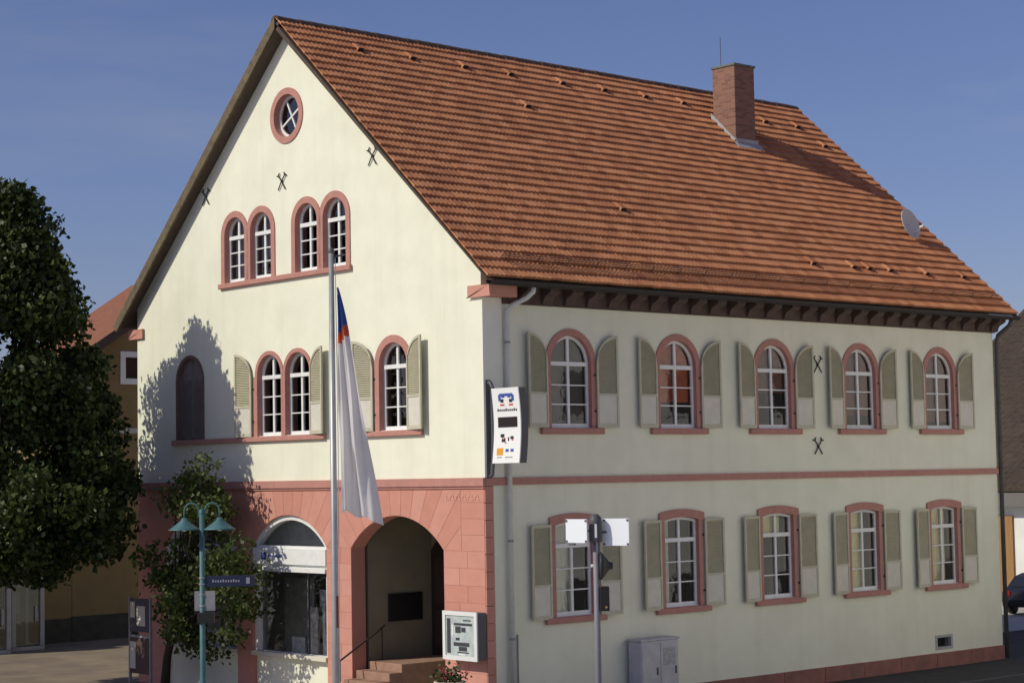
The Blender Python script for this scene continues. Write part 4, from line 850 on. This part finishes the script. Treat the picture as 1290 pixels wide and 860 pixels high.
# ------------------------------------------------------------------ barn beyond the right end, car
bn = thing('brown_roofed_barn', 'white walled barn with brown tiled roof beyond the far end of the house', 'barn', (40, 6, 0))
MB().box(.5, 30, 0, 15.6, 0, 4.9).prism([[(.5, 4.7), (16, 14.0), (31.5, 4.7)]], 15.3, 15.6, lambda a, b, c: (a, c, b)).build('wall', mat('barn_white', (.80, .79, .75), .9, (.72, .71, .67), 1.5), bn)
brf = MB().prism([[(-.15, 4.30), (16, 13.99), (16, 14.3), (-.15, 4.55)]], -.4, 15.95, lambda a, b, c: (a, c, b)).prism([[(32.15, 4.30), (32.15, 4.55), (16, 14.3), (16, 13.99)]], -.4, 15.95, lambda a, b, c: (a, c, b)).build('roof', BROWNROOF, bn)
bt = MB(); dz_ = 9.75/16.15
rows_ = [i*.36 for i in range(50)]
for xr in rows_:
    for yy in np.arange(3.0, 15.9, .30):
        if xr > 15.7: continue
        z_ = 4.55+(xr+.15)*dz_+.01; j_ = random.uniform(0, .025)
        bt.add([(xr-.15, yy, z_+.05+j_-.15*dz_), (xr-.15, yy+.28, z_+.05+j_-.15*dz_), (xr+.25, yy+.28, z_+.25*dz_), (xr+.25, yy, z_+.25*dz_), (xr-.15, yy, z_-.15*dz_), (xr-.15, yy+.28, z_-.15*dz_)], [(0,1,2,3), (4,5,1,0)])
o = bt.build('tile_field', BROWNROOF, brf, fix=False); o['kind'] = 'stuff'
MB().box(-.1, .5, -.2, 15.7, 3.7, 4.25).build('eave_box', mat('eave_grey', (.16, .15, .14), .8), bn)
MB().box(.40, .499, 8.05, 9.0, 0, 3.3).build('gate', mat('gate_wood', (.36, .20, .08), .8, (.28, .15, .06), 6, stretch=(1, 6, .5)), bn)

car = thing('parked_car', 'dark hatchback parked beyond the far corner of the house', 'car', (34.4, 8.55, 0), R(8))
CARP = mat('car_paint', (.018, .02, .028), .25, spec=.6)
side = [(-2.05, .30), (2.02, .30), (2.10, .55), (2.05, .78), (1.75, .90), (1.0, .96), (-1.9, .98), (-2.08, .85), (-2.12, .55)]
cbm = MB(); prev = None
def loft(prof_, ys):
    n_ = len(prof_); vs_ = []; fs_ = []
    for y, k_ in ys: vs_ += [(p[0]*k_[0], y, .62+(p[1]-.62)*k_[1]) for p in prof_]
    for j in range(len(ys)-1):
        for i in range(n_): fs_.append((j*n_+i, j*n_+(i+1) % n_, (j+1)*n_+(i+1) % n_, (j+1)*n_+i))
    fs_ += [tuple(range(n_)), tuple(range(len(vs_)-n_, len(vs_)))[::-1]]; return vs_, fs_
cbm.add(*loft(side, [(-.85, (.97, .90)), (-.80, (1, 1)), (.80, (1, 1)), (.85, (.97, .90))])); cbm.build('body', CARP, car)
cab = [(-1.85, .97), (-1.45, 1.36), (-.9, 1.46), (.1, 1.45), (.55, 1.32), (1.15, .95)]
cbn = MB(); cbn.prism([cab], -.62, .62, lambda a, b, c: (a, c, b)); cbn.v = [(x, y*(1.20-.25*(z-.95)/.5), z) for x, y, z in cbn.v]; cbn.build('cabin', CARP, car)
CG = mat('car_glass', (.02, .025, .03), .08, spec=.8)
for sg in (-1, 1):
    for pl2 in ([(-1.55, 1.02), (-1.30, 1.33), (-.62, 1.39), (-.62, 1.02)], [(-.54, 1.02), (-.54, 1.39), (.1, 1.38), (.46, 1.27), (.88, 1.02)]):
        m = MB(); m.add([(x, sg*(.62*(1.20-.25*(z-.95)/.5)+.006), z) for x, z in pl2], [tuple(range(len(pl2)))]); m.build('side_window', CG, car, fix=False)
for nm, a_, b2 in (('rear_window', (-1.82, 1.02), (-1.50, 1.33)), ('windscreen', (1.08, 1.0), (.60, 1.30))):
    dx = -.012 if nm == 'rear_window' else .014; m = MB(); m.add([(a_[0]+dx, -.62, a_[1]), (a_[0]+dx, .62, a_[1]), (b2[0]+dx, .52, b2[1]), (b2[0]+dx, -.52, b2[1])], [(0,1,2,3)]); m.build(nm, CG, car, fix=False)
for x in (-1.3, 1.3):
    for y in (-.80, .80):
        wl = MB().lathe([(.001, -.10), (.24, -.10), (.31, -.09), (.32, 0), (.31, .09), (.24, .10), (.001, .10)], (x, y, .32), 20, Matrix.Rotation(R(90), 4, 'X')).build('wheel', BLACK, car, smooth=True)
        MB().lathe([(.001, -.015), (.2, -.01), (.21, .0), (.001, .01)], (x, y+math.copysign(.105, y), .32), 16, Matrix.Rotation(R(90), 4, 'X')).build('rim', ZINC, wl)
for y in (-.62, .62): MB().box(-2.13, -2.06, y-.15, y+.15, .68, .88).build('tail_light', mat('tail_red', (.25, .02, .02), .3), car, bevel=.02); MB().box(1.98, 2.09, y-.16, y+.16, .60, .78).build('headlight', mat('lamp_clear', (.6, .6, .62), .2), car, bevel=.02)
MB().box(-2.17, -2.05, -.75, .75, .36, .52).build('bumper', BLACK, car, bevel=.02)

# ------------------------------------------------------------------ added unseen house bouncing sun onto the side wall; also reflected in the panes
def add_bounce_house(loc, wdt, ht, wallm, label, rz=0, roofm=None):
    h_ = thing('bounce_house', label, 'building', loc, rz)
    MB().box(0, wdt, -10, 0, 0, ht).prism([[(-10, ht), (0, ht), (-5, ht+5.4)]], .05, wdt-.05, lambda a, b, c: (c, a, b)).build('wall', wallm, h_)
    MB().prism([[(.5, ht-.4), (-5, ht+5.5), (-10.5, ht-.4), (-10.5, ht-.15), (-5, ht+5.8), (.5, ht-.15)]], -.3, wdt+.3, lambda a, b, c: (c, a, b)).build('roof', roofm or REDROOF, h_)
    n_ = int(wdt//3.2)
    for i in range(n_):
        for z in (1.0, 4.0, 7.0):
            if z+2 > ht: continue
            x = 1.2+i*3.2; w_ = MB().box(x, x+1.0, -.001, .05, z, z+1.5).build('window', WHITE, h_); MB().box(x+.1, x+.9, .052, .06, z+.1, z+1.4).build('pane', DGREY, w_)
add_bounce_house((3.8, -17.2, 0), 24, 11.5, mat('white_render', (.82, .82, .80), .9), 'unseen long white house with red roof, added and angled to bounce sun onto the side wall', R(36.9))
